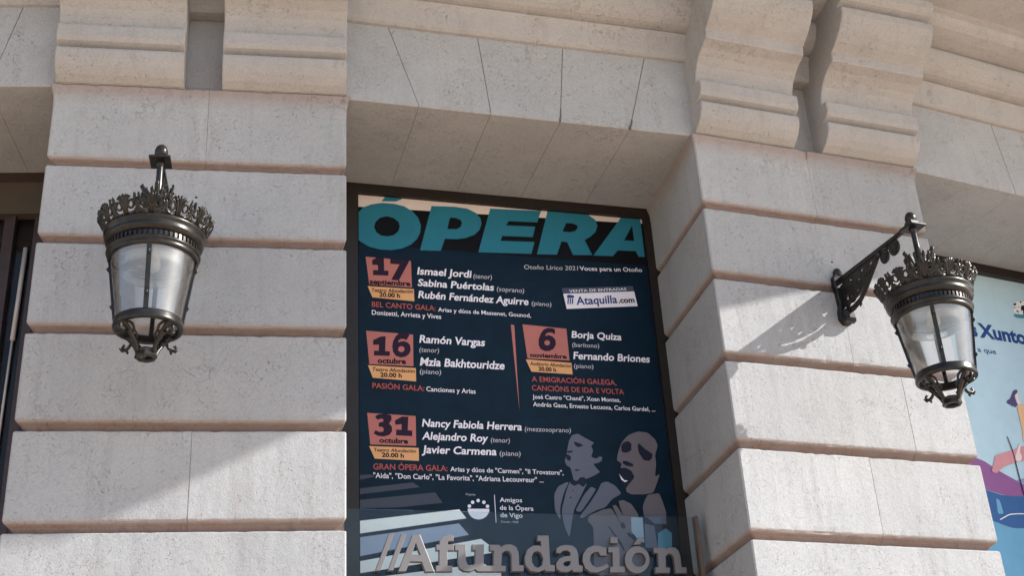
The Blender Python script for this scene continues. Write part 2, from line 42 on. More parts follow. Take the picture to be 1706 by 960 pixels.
MURAL = {'hair':[(1.3763,3.2669),(1.4003,3.3006),(1.4325,3.3158),(1.4438,3.3032),(1.4307,3.2875),(1.4039,3.2675),(1.403,3.2422),(1.4093,3.1956),(1.3782,3.1726),(1.3729,3.1886),(1.3596,3.1787),(1.3366,3.1926),(1.326,3.1914),(1.3106,3.2034),(1.3206,3.2184),(1.3533,3.2362)],'face':[(1.3994,3.2641),(1.4387,3.2913),(1.433,3.2458),(1.4427,3.2107),(1.4155,3.1936),(1.4048,3.2257)],'dress':[(1.3995,3.1862),(1.4467,3.2056),(1.4744,3.2061),(1.5588,3.2104),(1.4682,2.9252),(1.3752,2.9209),(1.394,3.0096),(1.3957,3.1029)],'cloth':[(1.0844,2.796),(1.257,2.8504),(1.331,2.8814),(1.7063,2.9678),(1.6609,2.8676),(1.3359,2.7838),(1.2472,2.7613),(1.1433,2.7237),(1.0581,2.6682),(1.0218,2.6802),(1.0659,2.7529)],'hand':[(1.2768,2.8198),(1.3272,2.8998),(1.343,2.9014),(1.319,2.8427),(1.3282,2.8156),(1.3156,2.7865),(1.2847,2.7695),(1.2629,2.7859)],'hill':[(0.8521,2.7775),(0.9794,2.749),(1.0386,2.7182),(1.1084,2.6838),(1.211,2.6431),(1.2828,2.6132),(1.5042,2.5732),(1.8271,2.6758),(2.8282,2.9544),(2.7101,2.6627),(1.1737,2.5213),(1.1051,2.5209),(0.9966,2.5366),(0.7951,2.5741)],'hill2':[(1.22,2.6349),(1.3046,2.6608),(1.4909,2.6779),(1.5228,2.63),(1.2717,2.6149)],'sea':[(0.7946,2.5723),(0.9958,2.5338),(1.0712,2.5215),(1.1734,2.5204),(2.7093,2.6607),(2.6122,2.4207),(1.1521,2.303),(1.0841,2.3023),(1.0105,2.3186),(0.7422,2.3849)],'water':[(0.7419,2.384),(1.0102,2.3177),(1.0838,2.3014),(1.1518,2.3021),(2.6118,2.4197),(1.9128,0.6934),(0.2717,0.7046)],'fin':[(1.0081,2.4992),(1.036,2.4793),(1.0435,2.3914),(0.9918,2.3873)],'wave':[(0.9983,2.3527),(1.0897,2.395),(1.1725,2.406),(2.6518,2.5185),(2.6494,2.5126),(1.1706,2.3997),(1.0899,2.388),(1.001,2.3468)],'pole':[(1.2335,2.9464),(1.2407,2.9472),(1.2584,2.8553),(1.2652,2.5345),(1.2557,2.5337),(1.25,2.8544)],'boat':[(1.596,3.9217),(1.6155,3.9272),(1.7635,3.9397),(1.7543,3.9106),(1.6238,3.8959),(1.5966,3.9043)],'crew':[[(1.6226,4.0088),(1.6408,4.0192),(1.6536,4.0161),(1.6409,4.0),(1.6213,3.9949)],[(1.691,4.0398),(1.709,4.0451),(1.7021,4.0288),(1.69,4.0269)],[(1.6902,4.0041),(1.7522,4.0189),(1.7896,4.0222),(1.7644,3.9423),(1.6916,3.9312),(1.7016,3.9731),(1.6794,3.9596)],[(1.6265,3.959),(1.6432,3.959),(1.6593,3.9489),(1.6438,3.9415)],[(1.6121,3.9743),(1.6391,3.9846),(1.641,3.9808),(1.6133,3.9685)],[(1.659,3.9907),(1.6704,3.9925),(1.6681,3.985),(1.658,3.9835)]],'boatwhite':[(1.6329,4.023),(1.7121,4.0456),(1.7947,4.0382),(1.7637,3.9402),(1.6279,3.9285),(1.604,3.948)]}
MURALTEXT = [('Xunto',(1.2149,3.6893),(1.6567,3.6917),0.1027,'mural'),('s',(1.1494,3.6895),(1.1988,3.6908),0.0997,'mural'),('a que',(1.1611,3.5666),(1.3318,3.5691),0.0388,'muralsmall')]
HOLES = [(-0.7714,3.6046),(-0.7736,3.5289),(0.8024,3.5183)]
CRACK = [(-0.8373,2.7143),(-0.8089,2.6636),(-0.7757,2.626),(-0.752,2.6072),(-0.7231,2.5949)]
PLAN = {'PL':[-0.8423,5.9406],'PR':[1.1262,6.5336],'azL':10.6,'azM':16.766,'azR':21.2,'azN':26.5,'azK':6.0}
CAMROT = [[0.997927,0.064352,0.0],[0.029265,-0.453823,-0.890611],[-0.057313,0.888765,-0.454765]]
BALZ = 7.35                              # underside height and of the balcony
BANDZ = [(.2, 4.113), (1.86, 4.162), (2.1, 4.172), (2.1, 4.25), (.2, 4.25)]
# ------------------------------------------------------------------ helpers
def rad(a): return math.radians(a)
def dirv(a): return Vector((math.cos(rad(a)), math.sin(rad(a))))
def nrm(d): return Vector((d.y, -d.x))
PLv, PRv = Vector(PLAN['PL']), Vector(PLAN['PR'])
dL, dM, dR, dN, dK = (dirv(PLAN[k]) for k in ('azL', 'azM', 'azR', 'azN', 'azK'))
PW = 1.535                                         # pier width
BAY = (PRv - PLv).length
Qv = PRv + dR * PW; Kv = PLv - dL * PW
ZT = 4.268                                         # soffit height above the eye
def s2l(c):
    return tuple((x / 12.92 if x <= .04045 else ((x + .055) / 1.055) ** 2.4) for x in (v / 255 for v in c))
def obj(name, mesh, mats, parent=None, loc=(0, 0, 0), rotz=0.0, smooth=False):
    o = bpy.data.objects.new(name, mesh); COL.objects.link(o)
    for m in (mats if isinstance(mats, (list, tuple)) else [mats]): mesh.materials.append(m)
    o.location = loc; o.rotation_euler = (0, 0, rotz)
    if parent: o.parent = parent
    if smooth:
        for p in mesh.polygons: p.use_smooth = True
    return o
def thing(name, label, cat, loc=(0, 0, 0), rotz=0.0, group=None):
    o = bpy.data.objects.new(name, None); COL.objects.link(o); o.empty_display_size = .1
    o.location = loc; o.rotation_euler = (0, 0, rotz); o['label'] = label; o['category'] = cat
    if group: o['group'] = group
    return o
class MB:
    """collects shapes into one mesh"""
    def __init__(s): s.v = []; s.f = []; s.m = []; s.sm = []
    def add(s, vs, fs, mi=0, sm=False):
        b = len(s.v); s.v += [tuple(p) for p in vs]
        for f in fs: s.f.append([i + b for i in f]); s.m.append(mi); s.sm.append(sm)
    def box(s, x0, x1, y0, y1, z0, z1, mi=0):
        v = [(x, y, z) for z in (z0, z1) for y in (y0, y1) for x in (x0, x1)]
        s.add(v, [(0, 2, 3, 1), (4, 5, 7, 6), (0, 1, 5, 4), (2, 6, 7, 3), (0, 4, 6, 2), (1, 3, 7, 5)], mi)
    def rings(s, rs, cap=True, mi=0, sm=False, closed=False):
        n = len(rs[0]); vs = [p for r in rs for p in r]; fs = []
        k = len(rs)
        for a in range(k if closed else k - 1):
            b = (a + 1) % k
            for i in range(n):
                j = (i + 1) % n
                fs.append((a * n + i, a * n + j, b * n + j, b * n + i))
        if cap and not closed:
            fs.append(tuple(range(n))[::-1]); fs.append(tuple((k - 1) * n + i for i in range(n)))
        s.add(vs, fs, mi, sm)
    def tube(s, pts, r, n=8, flat=1.0, mi=0, closed=False, sm=True, up=None):
        pts = [Vector(p) for p in pts]; k = len(pts); rs = []
        prev = None
        for i, p in enumerate(pts):
            a = pts[i - 1] if (i > 0 or closed) else p; b = pts[(i + 1) % k] if (i < k - 1 or closed) else p
            t = (b - a).normalized()
            if up is not None: u = Vector(up) - t * t.dot(Vector(up))
            elif prev is None: u = t.orthogonal()
            else: u = prev - t * prev.dot(t)
            if u.length < 1e-6: u = t.orthogonal()
            u.normalize(); prev = u; w = t.cross(u)
            ri = r[i] if isinstance(r, (list, tuple)) else r
            rs.append([p + (u * math.cos(q) * flat + w * math.sin(q)) * ri for q in (2 * math.pi * j / n for j in range(n))])
        s.rings(rs, True, mi, sm, closed)
    def lathe(s, prof, n=48, c=(0, 0), mi=0, sm=True, cap=False):
        rs = [[(c[0] + r * math.cos(2 * math.pi * j / n), c[1] + r * math.sin(2 * math.pi * j / n), z) for j in range(n)] for r, z in prof]
        s.rings(rs, cap, mi, sm)
    def mesh(s, name, fix=True):
        me = bpy.data.meshes.new(name); me.from_pydata(s.v, [], s.f)
        for p, mi, sm in zip(me.polygons, s.m, s.sm): p.material_index = mi; p.use_smooth = sm
        if fix:
            bm = bmesh.new(); bm.from_mesh(me); bmesh.ops.recalc_face_normals(bm, faces=bm.faces); bm.to_mesh(me); bm.free()
        me.update(); return me
def curve_mesh(polys, depth=0.0, bevel=0.0):
    """flat outline with holes -> (verts, faces) in its own plane; depth > 0 gives it thickness"""
    cu = bpy.data.curves.new('outline', 'CURVE'); cu.dimensions = '2D'; cu.fill_mode = 'BOTH'
    cu.extrude = depth / 2; cu.bevel_depth = bevel; cu.bevel_resolution = 1
    for pl in polys:
        sp = cu.splines.new('POLY'); sp.points.add(len(pl) - 1)
        for p, q in zip(sp.points, pl): p.co = (q[0], q[1], 0, 1)
        sp.use_cyclic_u = True
    return curve_to_mesh(cu)
def curve_to_mesh(cu):
    o = bpy.data.objects.new('outline', cu); COL.objects.link(o)
    dg = bpy.context.evaluated_depsgraph_get(); dg.update()
    me = bpy.data.meshes.new_from_object(o.evaluated_get(dg))
    vs = [tuple(v.co) for v in me.vertices]; fs = [tuple(p.vertices) for p in me.polygons]
    bpy.data.objects.remove(o); bpy.data.meshes.remove(me)
    (bpy.data.curves.remove(cu))
    return vs, fs
def text_mesh(body, offset=0.0):
    cu = bpy.data.curves.new('lettering', 'FONT'); cu.body = body; cu.size = 1.0; cu.offset = offset; cu.resolution_u = 3
    cu.fill_mode = 'BOTH'; cu.extrude = 0
    return curve_to_mesh(cu)
_v, _f = text_mesh('H'); CAP = max(v[1] for v in _v)
STY = dict(name=(.024, .16, 0), thin=(.0, .12, 1), red=(.008, 0, 2), small=(.010, 0, 0), bk=(.034, 0, 3), bi=(.014, .12, 3),
           navyi=(.022, .1, 4), mural=(.04, 0, 5), muralsmall=(.01, 0, 5))
def put_text(mb, t, y, z0, mats=None):
    body, a, b, cap, sty = t
    off, shear, mi = STY[sty]
    if mats is not None: mi = mats
    vs, fs = text_mesh(body, off)
    if sty == 'red' or True:
        x0 = min(v[0] for v in vs); x1 = max(v[0] for v in vs)
    a = Vector(a); b = Vector(b); d = b - a; L = d.length; d.normalize(); n = Vector((-d.y, d.x))
    sx = L / (x1 - x0); sy = cap / CAP
    out = []
    for v in vs:
        X = (v[0] - x0) * sx; Y = v[1] * sy; X += shear * Y
        p = a + d * X + n * Y
        out.append((p.x, y, p.y - z0))
    mb.add(out, [f[::-1] if False else f for f in fs], mi)
def put_poly(mb, polys, y, z0, mi=0):
    vs, fs = curve_mesh(polys)
    mb.add([(v[0], y, v[1] - z0) for v in vs], fs, mi)
def soft(p, it=1):
    for _ in range(it):
        q = []
        for i in range(len(p)):
            a, b_ = p[i], p[(i + 1) % len(p)]
            q += [(a[0] * .87 + b_[0] * .13, a[1] * .87 + b_[1] * .13), (a[0] * .13 + b_[0] * .87, a[1] * .13 + b_[1] * .87)]
        p = q
    return p
def clip(poly, u0, u1, z0, z1):
    for ax, lim, sg in ((0, u0, 1), (0, u1, -1), (1, z0, 1), (1, z1, -1)):
        res = []
        for i, p in enumerate(poly):
            q = poly[(i + 1) % len(poly)]
            ip = (p[ax] - lim) * sg >= 0; iq = (q[ax] - lim) * sg >= 0
            if ip: res.append(p)
            if ip != iq:
                t = (lim - p[ax]) / (q[ax] - p[ax]); res.append((p[0] + t * (q[0] - p[0]), p[1] + t * (q[1] - p[1])))
        poly = res
        if not poly: break
    return poly
# ------------------------------------------------------------------ materials
def newmat(name):
    m = bpy.data.materials.new(name); m.use_nodes = True
    return m, m.node_tree, m.node_tree.nodes['Principled BSDF']
def N(nt, t, **kw):
    n = nt.nodes.new(t)
    for k, v in kw.items(): setattr(n, k, v)
    return n
def setin(n, **kw):
    for k, v in kw.items(): n.inputs[k.replace('_', ' ')].default_value = v
    return n
def ramp(nt, src, p0, p1, c0=(0, 0, 0, 1), c1=(1, 1, 1, 1)):
    r = N(nt, 'ShaderNodeValToRGB'); r.color_ramp.elements[0].position = p0; r.color_ramp.elements[1].position = p1
    r.color_ramp.elements[0].color = c0; r.color_ramp.elements[1].color = c1
    nt.links.new(src, r.inputs[0]); return r.outputs[0]
def mixc(nt, fac, a, b, mode='MIX'):
    m = N(nt, 'ShaderNodeMix', data_type='RGBA', blend_type=mode)
    if isinstance(fac, float): m.inputs['Factor'].default_value = fac
    else: nt.links.new(fac, m.inputs['Factor'])
    for s, v in ((6, a), (7, b)):
        if isinstance(v, tuple): m.inputs[s].default_value = v if len(v) == 4 else (*v, 1)
        else: nt.links.new(v, m.inputs[s])
    return m.outputs[2]
def stone(name, base, dark, warm, seedv):
    m, nt, b = newmat(name); L = nt.links.new
    tc = N(nt, 'ShaderNodeTexCoord'); mp = N(nt, 'ShaderNodeMapping'); L(tc.outputs['Object'], mp.inputs[0])
    mp.inputs['Location'].default_value = (seedv, seedv * 1.7, seedv * .6)
    def noise(sc, det=6, rough=.6, dist=0.0, src=None):
        n = N(nt, 'ShaderNodeTexNoise'); setin(n, Scale=sc, Detail=det, Roughness=rough, Distortion=dist); L(src or mp.outputs[0], n.inputs['Vector']); return n.outputs[0]
    big = noise(1.7, 5, .6); mid = noise(9, 6, .65, .5); fine = noise(95, 6, .75); pit = noise(70, 3, .6, 1.2); grain = noise(260, 2, .6)
    c = mixc(nt, ramp(nt, big, .32, .68), base, dark)
    c = mixc(nt, ramp(nt, mid, .55, .8, (0, 0, 0, 1), (.55, .55, .55, 1)), c, warm)
    c = mixc(nt, ramp(nt, fine, .25, .75, (.30, .30, .30, 1), (0, 0, 0, 1)), c, (.07, .064, .06), 'MIX')
    st = N(nt, 'ShaderNodeMapping'); L(tc.outputs['Object'], st.inputs[0]); st.inputs['Scale'].default_value = (5.0, 5.0, .55)
    c = mixc(nt, ramp(nt, noise(1.6, 5, .7, .2, st.outputs[0]), .52, .80, (0, 0, 0, 1), (.38, .38, .38, 1)), c, (.19, .182, .178))
    # pits and scratches
    patch = ramp(nt, noise(4.5, 5, .65, .3), .38, .66)
    pm = ramp(nt, pit, .30, .40, (1, 1, 1, 1), (0, 0, 0, 1))
    mm = N(nt, 'ShaderNodeMath', operation='MULTIPLY'); L(pm, mm.inputs[0]); L(patch, mm.inputs[1])
    # hairline cracks
    dn = N(nt, 'ShaderNodeTexNoise'); setin(dn, Scale=14.0, Detail=4.0, Roughness=.7); L(mp.outputs[0], dn.inputs['Vector'])
    ad = N(nt, 'ShaderNodeVectorMath', operation='MULTIPLY_ADD'); ad.inputs[1].default_value = (.12, .12, .12)
    L(dn.outputs['Color'], ad.inputs[0]); L(mp.outputs[0], ad.inputs[2])
    vo = N(nt, 'ShaderNodeTexVoronoi', feature='DISTANCE_TO_EDGE'); vo.inputs['Scale'].default_value = 15.0; L(ad.outputs[0], vo.inputs['Vector'])
    cr = ramp(nt, vo.outputs['Distance'], .003, .016, (.55, .55, .55, 1), (0, 0, 0, 1))
    cp = ramp(nt, noise(3.3, 4, .6), .57, .66)
    cm = N(nt, 'ShaderNodeMath', operation='MULTIPLY'); L(cr, cm.inputs[0]); L(cp, cm.inputs[1])
    tot = N(nt, 'ShaderNodeMath', operation='MAXIMUM'); L(mm.outputs[0], tot.inputs[0]); L(cm.outputs[0], tot.inputs[1])
    sc_ = N(nt, 'ShaderNodeMath', operation='MULTIPLY'); L(tot.outputs[0], sc_.inputs[0]); sc_.inputs[1].default_value = .26
    c = mixc(nt, sc_.outputs[0], c, (.07, .055, .05))
    at = N(nt, 'ShaderNodeAttribute', attribute_name='grime'); gm = N(nt, 'ShaderNodeMath', operation='MULTIPLY_ADD'); L(mid, gm.inputs[0]); gm.inputs[1].default_value = .7; gm.inputs[2].default_value = .65
    g2 = N(nt, 'ShaderNodeMath', operation='MULTIPLY', use_clamp=True); L(gm.outputs[0], g2.inputs[0]); L(at.outputs['Fac'], g2.inputs[1])
    c = mixc(nt, g2.outputs[0], c, (.225, .155, .13))
    tn = N(nt, 'ShaderNodeAttribute', attribute_name='tone'); ta = N(nt, 'ShaderNodeMath', operation='ADD'); L(tn.outputs['Fac'], ta.inputs[0]); ta.inputs[1].default_value = 1.0
    vm = N(nt, 'ShaderNodeVectorMath', operation='SCALE'); L(c, vm.inputs[0]); L(ta.outputs[0], vm.inputs['Scale']); c = vm.outputs[0]
    L(c, b.inputs['Base Color']); b.inputs['Roughness'].default_value = .9; b.inputs['Specular IOR Level'].default_value = .2
    # bump
    h = N(nt, 'ShaderNodeMath', operation='MULTIPLY_ADD'); L(fine, h.inputs[0]); h.inputs[1].default_value = .5; L(mid, h.inputs[2])
    h2 = N(nt, 'ShaderNodeMath', operation='MULTIPLY_ADD'); L(grain, h2.inputs[0]); h2.inputs[1].default_value = .25; L(h.outputs[0], h2.inputs[2])
    h3 = N(nt, 'ShaderNodeMath', operation='SUBTRACT'); L(h2.outputs[0], h3.inputs[0]); L(tot.outputs[0], h3.inputs[1])
    bp = N(nt, 'ShaderNodeBump'); bp.inputs['Strength'].default_value = .8; bp.inputs['Distance'].default_value = .006
    L(h3.outputs[0], bp.inputs['Height']); L(bp.outputs[0], b.inputs['Normal'])
    return m
STONE = stone('pale_granite', (.405, .425, .447), (.350, .370, .390), (.405, .388, .385), 3.1)
STONE2 = stone('carved_granite', (.415, .415, .42), (.37, .37, .375), (.415, .38, .365), 11.4)
def plain(name, col, rough=.5, metal=0.0, spec=.5, var=.12, scale=20.0, bump=0.0, ripple=False):
    m, nt, b = newmat(name); L = nt.links.new
    tc = N(nt, 'ShaderNodeTexCoord'); n = N(nt, 'ShaderNodeTexNoise'); setin(n, Scale=scale, Detail=5.0, Roughness=.65); L(tc.outputs['Object'], n.inputs['Vector'])
    lo = tuple(x * (1 - var) for x in col); hi = tuple(min(1, x * (1 + var)) for x in col)
    L(mixc(nt, ramp(nt, n.outputs[0], .3, .7), lo, hi), b.inputs['Base Color'])
    b.inputs['Roughness'].default_value = rough; b.inputs['Metallic'].default_value = metal; b.inputs['Specular IOR Level'].default_value = spec
    if ripple:
        rn = N(nt, 'ShaderNodeTexNoise'); setin(rn, Scale=2.6, Detail=2.0, Roughness=.5); L(tc.outputs['Object'], rn.inputs['Vector'])
        bp = N(nt, 'ShaderNodeBump'); bp.inputs['Strength'].default_value = .35; bp.inputs['Distance'].default_value = .03
        L(rn.outputs[0], bp.inputs['Height']); L(bp.outputs[0], b.inputs['Normal'])
    if bump:
        bp = N(nt, 'ShaderNodeBump'); bp.inputs['Strength'].default_value = bump; bp.inputs['Distance'].default_value = .002
        L(n.outputs[0], bp.inputs['Height']); L(bp.outputs[0], b.inputs['Normal'])
    return m
IRON = plain('weathered_iron', (.014, .0128, .012), .30, .0, .30, .6, 30, .3)
DARKFR = plain('dark_brown_frame', (.012, .008, .007), .5, 0, .4, .2, 12)
BROWNFR = plain('brown_frame', (.035, .02, .018), .45, 0, .4, .3, 9)
OLIVE = plain('olive_panel', (.06, .048, .036), .6, 0, .3, .12, 5)
STEEL = plain('satin_steel', (.15, .138, .138), .42, .4, .5, .06, 40)
BRASS = plain('brown_channel', (.13, .095, .08), .5, .3, .5, .1, 10)
JOINTM = plain('joint_mortar', (.17, .155, .145), .9, 0, .2, .3, 40, .4)
MORTAR = plain('grey_mortar', (.10, .10, .10), .9, 0, .2, .4, 60, .6)
POLE = plain('pale_enamel', (.42, .40, .40), .35, 0, .5, .1, 8)
CURT = plain('brown_curtain', (.05, .02, .016), .9, 0, .2, .4, 4)
INNER = plain('dim_interior', (.03, .026, .026), .9, 0, .2, .3, 2)
LENS = plain('frosted_bulb', (.80, .78, .68), .25, 0, .5, .2, 14)
WHITE = plain('grey_reflector', (.42, .41, .40), .35, 0, .5, .12, 10)
def prn(name, c, var=.05): return plain(name, c, .42, 0, .12, var, 7, 0, True)
NAVY = prn('navy_print', (.003, .014, .029), .25); BLACKP = prn('black_print', (.004, .005, .008)); TEAL = prn('teal_print', (.022, .165, .25))
WHITEP = prn('white_print', (.66, .60, .59)); LETTER = prn('lavender_white_print', (.74, .74, .84)); THINP = prn('grey_white_print', (.50, .50, .58))
REDP = prn('red_print', (.42, .10, .09)); SALMON = prn('salmon_print', (.42, .155, .14)); ORANGE = prn('orange_print', (.66, .36, .17))
MAROON = prn('dark_plum_print', (.022, .010, .026)); BLACKT = prn('black_lettering', (.010, .006, .008)); NAVYT = prn('blue_lettering', (.025, .05, .19))
SLATE = prn('slate_print', (.06, .075, .12)); FIG = prn('grey_blue_print', (.115, .128, .175)); FIG2 = prn('grey_mauve_print', (.135, .125, .145)); FIGD = prn('ink_print', (.014, .017, .034))
KEYW = prn('key_white_print', (.82, .86, .86)); KEYB = prn('key_blue_print', (.33, .39, .52)); KEYD = prn('key_dim_print', (.055, .065, .09))
PALEREFL = prn('pale_blue_reflection', (.30, .42, .52)); TEALREFL = prn('teal_blue_reflection', (.08, .23, .33))  # colours of sign-glass reflections, painted onto the poster
MSKY = prn('sky_blue_print', (.42, .60, .72)); MPURP = prn('purple_print', (.24, .10, .27)); MNAVY = prn('deep_blue_print', (.035, .11, .29)); MWATER = prn('water_blue_print', (.13, .33, .52))
MPINK = prn('pink_print', (.55, .27, .31)); MSKIN = prn('pale_skin_print', (.72, .62, .64)); MDRESS = prn('apricot_print', (.70, .46, .28)); MHAIR = prn('violet_hair_print', (.085, .075, .18))
MLILAC = prn('lilac_print', (.24, .28, .50)); MTEXT = prn('royal_blue_print', (.02, .06, .22)); MWHITE = prn('mural_white_print', (.74, .76, .80)); MBOAT = prn('boat_teal_print', (.06, .24, .34))
def glass(name, tint, dust=.06, refl=1.0, rgh=.03, sheen=.0):
    m, nt, b = newmat(name); L = nt.links.new; nt.nodes.remove(b)
    out = nt.nodes['Material Output']
    tr = N(nt, 'ShaderNodeBsdfTransparent'); tr.inputs[0].default_value = (*tint, 1)
    gl = N(nt, 'ShaderNodeBsdfGlossy'); gl.inputs['Roughness'].default_value = rgh
    fr = N(nt, 'ShaderNodeFresnel'); fr.inputs[0].default_value = 1.5
    mu = N(nt, 'ShaderNodeMath', operation='MULTIPLY'); L(fr.outputs[0], mu.inputs[0]); mu.inputs[1].default_value = refl
    mx = N(nt, 'ShaderNodeMixShader'); L(mu.outputs[0], mx.inputs[0]); L(tr.outputs[0], mx.inputs[1]); L(gl.outputs[0], mx.inputs[2])
    df = N(nt, 'ShaderNodeBsdfDiffuse'); df.inputs[0].default_value = (.8, .8, .8, 1)
    tl = N(nt, 'ShaderNodeBsdfTranslucent'); tl.inputs[0].default_value = (.8, .8, .8, 1)
    a2 = N(nt, 'ShaderNodeMixShader'); a2.inputs[0].default_value = .5; L(df.outputs[0], a2.inputs[1]); L(tl.outputs[0], a2.inputs[2])
    tc = N(nt, 'ShaderNodeTexCoord'); n = N(nt, 'ShaderNodeTexNoise'); setin(n, Scale=6.0, Detail=5.0, Roughness=.6); L(tc.outputs['Object'], n.inputs['Vector'])
    du = ramp(nt, n.outputs[0], .3, .75, (dust * .5, dust * .5, dust * .5, 1), (dust * 1.6, dust * 1.6, dust * 1.6, 1))
    gs = N(nt, 'ShaderNodeBsdfGlossy'); gs.inputs['Roughness'].default_value = .30
    ms = N(nt, 'ShaderNodeMixShader'); ms.inputs[0].default_value = sheen; L(mx.outputs[0], ms.inputs[1]); L(gs.outputs[0], ms.inputs[2]); mx = ms
    m2 = N(nt, 'ShaderNodeMixShader'); L(du, m2.inputs[0]); L(mx.outputs[0], m2.inputs[1]); L(a2.outputs[0], m2.inputs[2])
    L(m2.outputs[0], out.inputs[0]); return m
LAMPGLASS = glass('lantern_glass', (.96, .97, .98), .05, 1.5, .05, .075)
PANE = glass('window_glass', (.7, .66, .66), .012, .45)
SIGNGLASS = glass('sign_glass', (.90, .94, .95), .010, .32)
# ------------------------------------------------------------------ ground
def paving():
    m, nt, b = newmat('warm_paving'); L = nt.links.new
    tc = N(nt, 'ShaderNodeTexCoord'); br = N(nt, 'ShaderNodeTexBrick'); L(tc.outputs['Object'], br.inputs['Vector'])
    br.inputs['Scale'].default_value = 1.0; br.inputs['Brick Width'].default_value = .8; br.inputs['Row Height'].default_value = .4; br.inputs['Mortar Size'].default_value = .008
    br.inputs['Color1'].default_value = (.68, .49, .335, 1); br.inputs['Color2'].default_value = (.64, .455, .31, 1); br.inputs['Mortar'].default_value = (.12, .1, .08, 1)
    L(br.outputs[0], b.inputs['Base Color']); b.inputs['Roughness'].default_value = .85
    return m
g = MB(); g.add([(-150, -150, 0), (150, -150, 0), (150, 150, 0), (-150, 150, 0)], [(0, 1, 2, 3)])
o = obj('pavement', g.mesh('pavement'), paving()); o['kind'] = 'structure'
# ------------------------------------------------------------------ the theatre front
bld = thing('theatre_building', 'curved pale stone theatre front with grooved piers, paired scroll corbels and deep window openings', 'building', (0, 0, 0))
JOINTS = [3.775, 3.318, 2.818, 2.315, 1.824, 1.330, .835, .34, -.155, -.65, -1.145, -1.6]
SPLITS = {0: (.72, .76), 1: (), 2: (.83,), 3: (), 4: (.77,), 5: (.6,), 6: (.8,), 7: (.7,), 8: (.8,), 9: (.7,), 10: (.8,)}
def pier(name, P, az, splits):
    mb = MB(); D = 1.1; tp = .125 * D; ins = .05; gh = .057
    grime = []; tone = []
    rnd = random.Random(int(az * 10) + 5)
    def block(xa, xb, la, lb, prof, gr):
        rs = []; n = max(6, int((xb - xa) / .035))
        tv = rnd.uniform(-.10, .05)
        wob = [rnd.uniform(-.0014, .0014) for _ in range(n + 1)]
        wob = [(wob[max(0, j - 1)] + wob[j] + wob[min(n, j + 1)]) / 3 for j in range(n + 1)]
        nick = [(rnd.random() ** 14) * .007 for _ in range(n + 1)]; nick2 = [(rnd.random() ** 12) * .010 for _ in range(n + 1)]
        for q, ((i, z), g_) in enumerate(zip(prof, gr)):
            ia, ib = (i if la else 0), (i if lb else 0); c = .007
            x0, x1 = xa + ia, xb - ib
            ta, tb = (tp if la else 0), (tp if lb else 0)
            ca, cb = (c if la else .001), (c if lb else .001)
            fr = []
            for j in range(n + 1):
                f = j / n; y = i + wob[j] + rnd.uniform(-.0006, .0006); zz = z
                if q in (4, 5): y += nick[j] * (1 if q == 4 else .6)
                if q >= len(prof) - 2: y += nick2[j]; zz = z - nick2[j] * .3 * (q < len(prof) - 1)
                if 0 < q < len(prof) - 1: zz += rnd.uniform(-.0012, .0012)
                fr.append((x0 + ca + (x1 - cb - x0 - ca) * f, y, zz))
            rs.append([(x0, i + ca, z)] + fr + [(x1, i + cb, z), (x1 - tb, D, z), (x0 + ta, D, z)])
            grime.extend([g_] * (n + 3) + [g_ * .6] * 2); tone.extend([tv] * (n + 5))
        mb.rings(rs)
    z1 = ZT
    for k, z0 in enumerate(JOINTS):
        last = k == len(JOINTS) - 1
        prof = [(ins, z0), (ins - .006, z0 + .012), (ins * .55, z0 + .034), (.010, z0 + gh - .012), (.003, z0 + gh - .003), (0, z0 + gh + .004), (0, z0 + gh + .03)]; gr = [1, .95, .85, .7, .4, .12, 0]
        if k == 0: prof += [(0, z1 - .12), (-.004, z1 - .06), (-.012, z1 - .03), (-.022, z1)]; gr = gr + [0, .25, .5, .6]
        else: prof += [(0, z1 - .03), (0, z1 - .008), (.003, z1 - .002), (.008, z1)]; gr = gr + [0, .03, .1, .2]
        xs = [0.0] + sorted(splits.get(k, ())) + [PW]
        for a in range(len(xs) - 1):
            block(xs[a] + (.0006 if a else 0), xs[a + 1] - (.0006 if a < len(xs) - 2 else 0), a == 0, a == len(xs) - 2, prof, gr)
        z1 = z0
    # stone behind the corbels, set back, with a cove down to the pier top
    xs = (0, PW); pr = [(-.015, ZT + .001), (.018, ZT + .012), (.042, ZT + .035), (.055, ZT + .07), (.055, ZT + .72)]
    mb.rings([[(.01, y, z), (PW - .01, y, z), (PW - .01, D, z), (.01, D, z)] for y, z in pr])
    for g_ in (.6, .5, .4, .2, 0): grime.extend([g_] * 4); tone.extend([0] * 4)
    me = mb.mesh(name); ga = me.attributes.new('grime', 'FLOAT', 'POINT')
    for i, g_ in enumerate(grime): ga.data[i].value = g_
    ta = me.attributes.new('tone', 'FLOAT', 'POINT')
    for i, g_ in enumerate(tone): ta.data[i].value = g_
    return obj(name, me, STONE, bld, (P.x, P.y, H), rad(az))
dK2 = dirv(0.8); dN2 = dirv(31.8)
K2v = Kv - dK * BAY; N2v = Qv + dN * BAY
pier('pier', Kv, PLAN['azL'], {0: (.80,), 4: (.81,)})
pier('pier', PRv, PLAN['azR'], {0: (.76,), 2: (.82,), 3: (1.12,), 4: (.80,)})
pier('pier', K2v - dK2 * PW, .8, SPLITS)
pier('pier', N2v, 31.8, SPLITS)
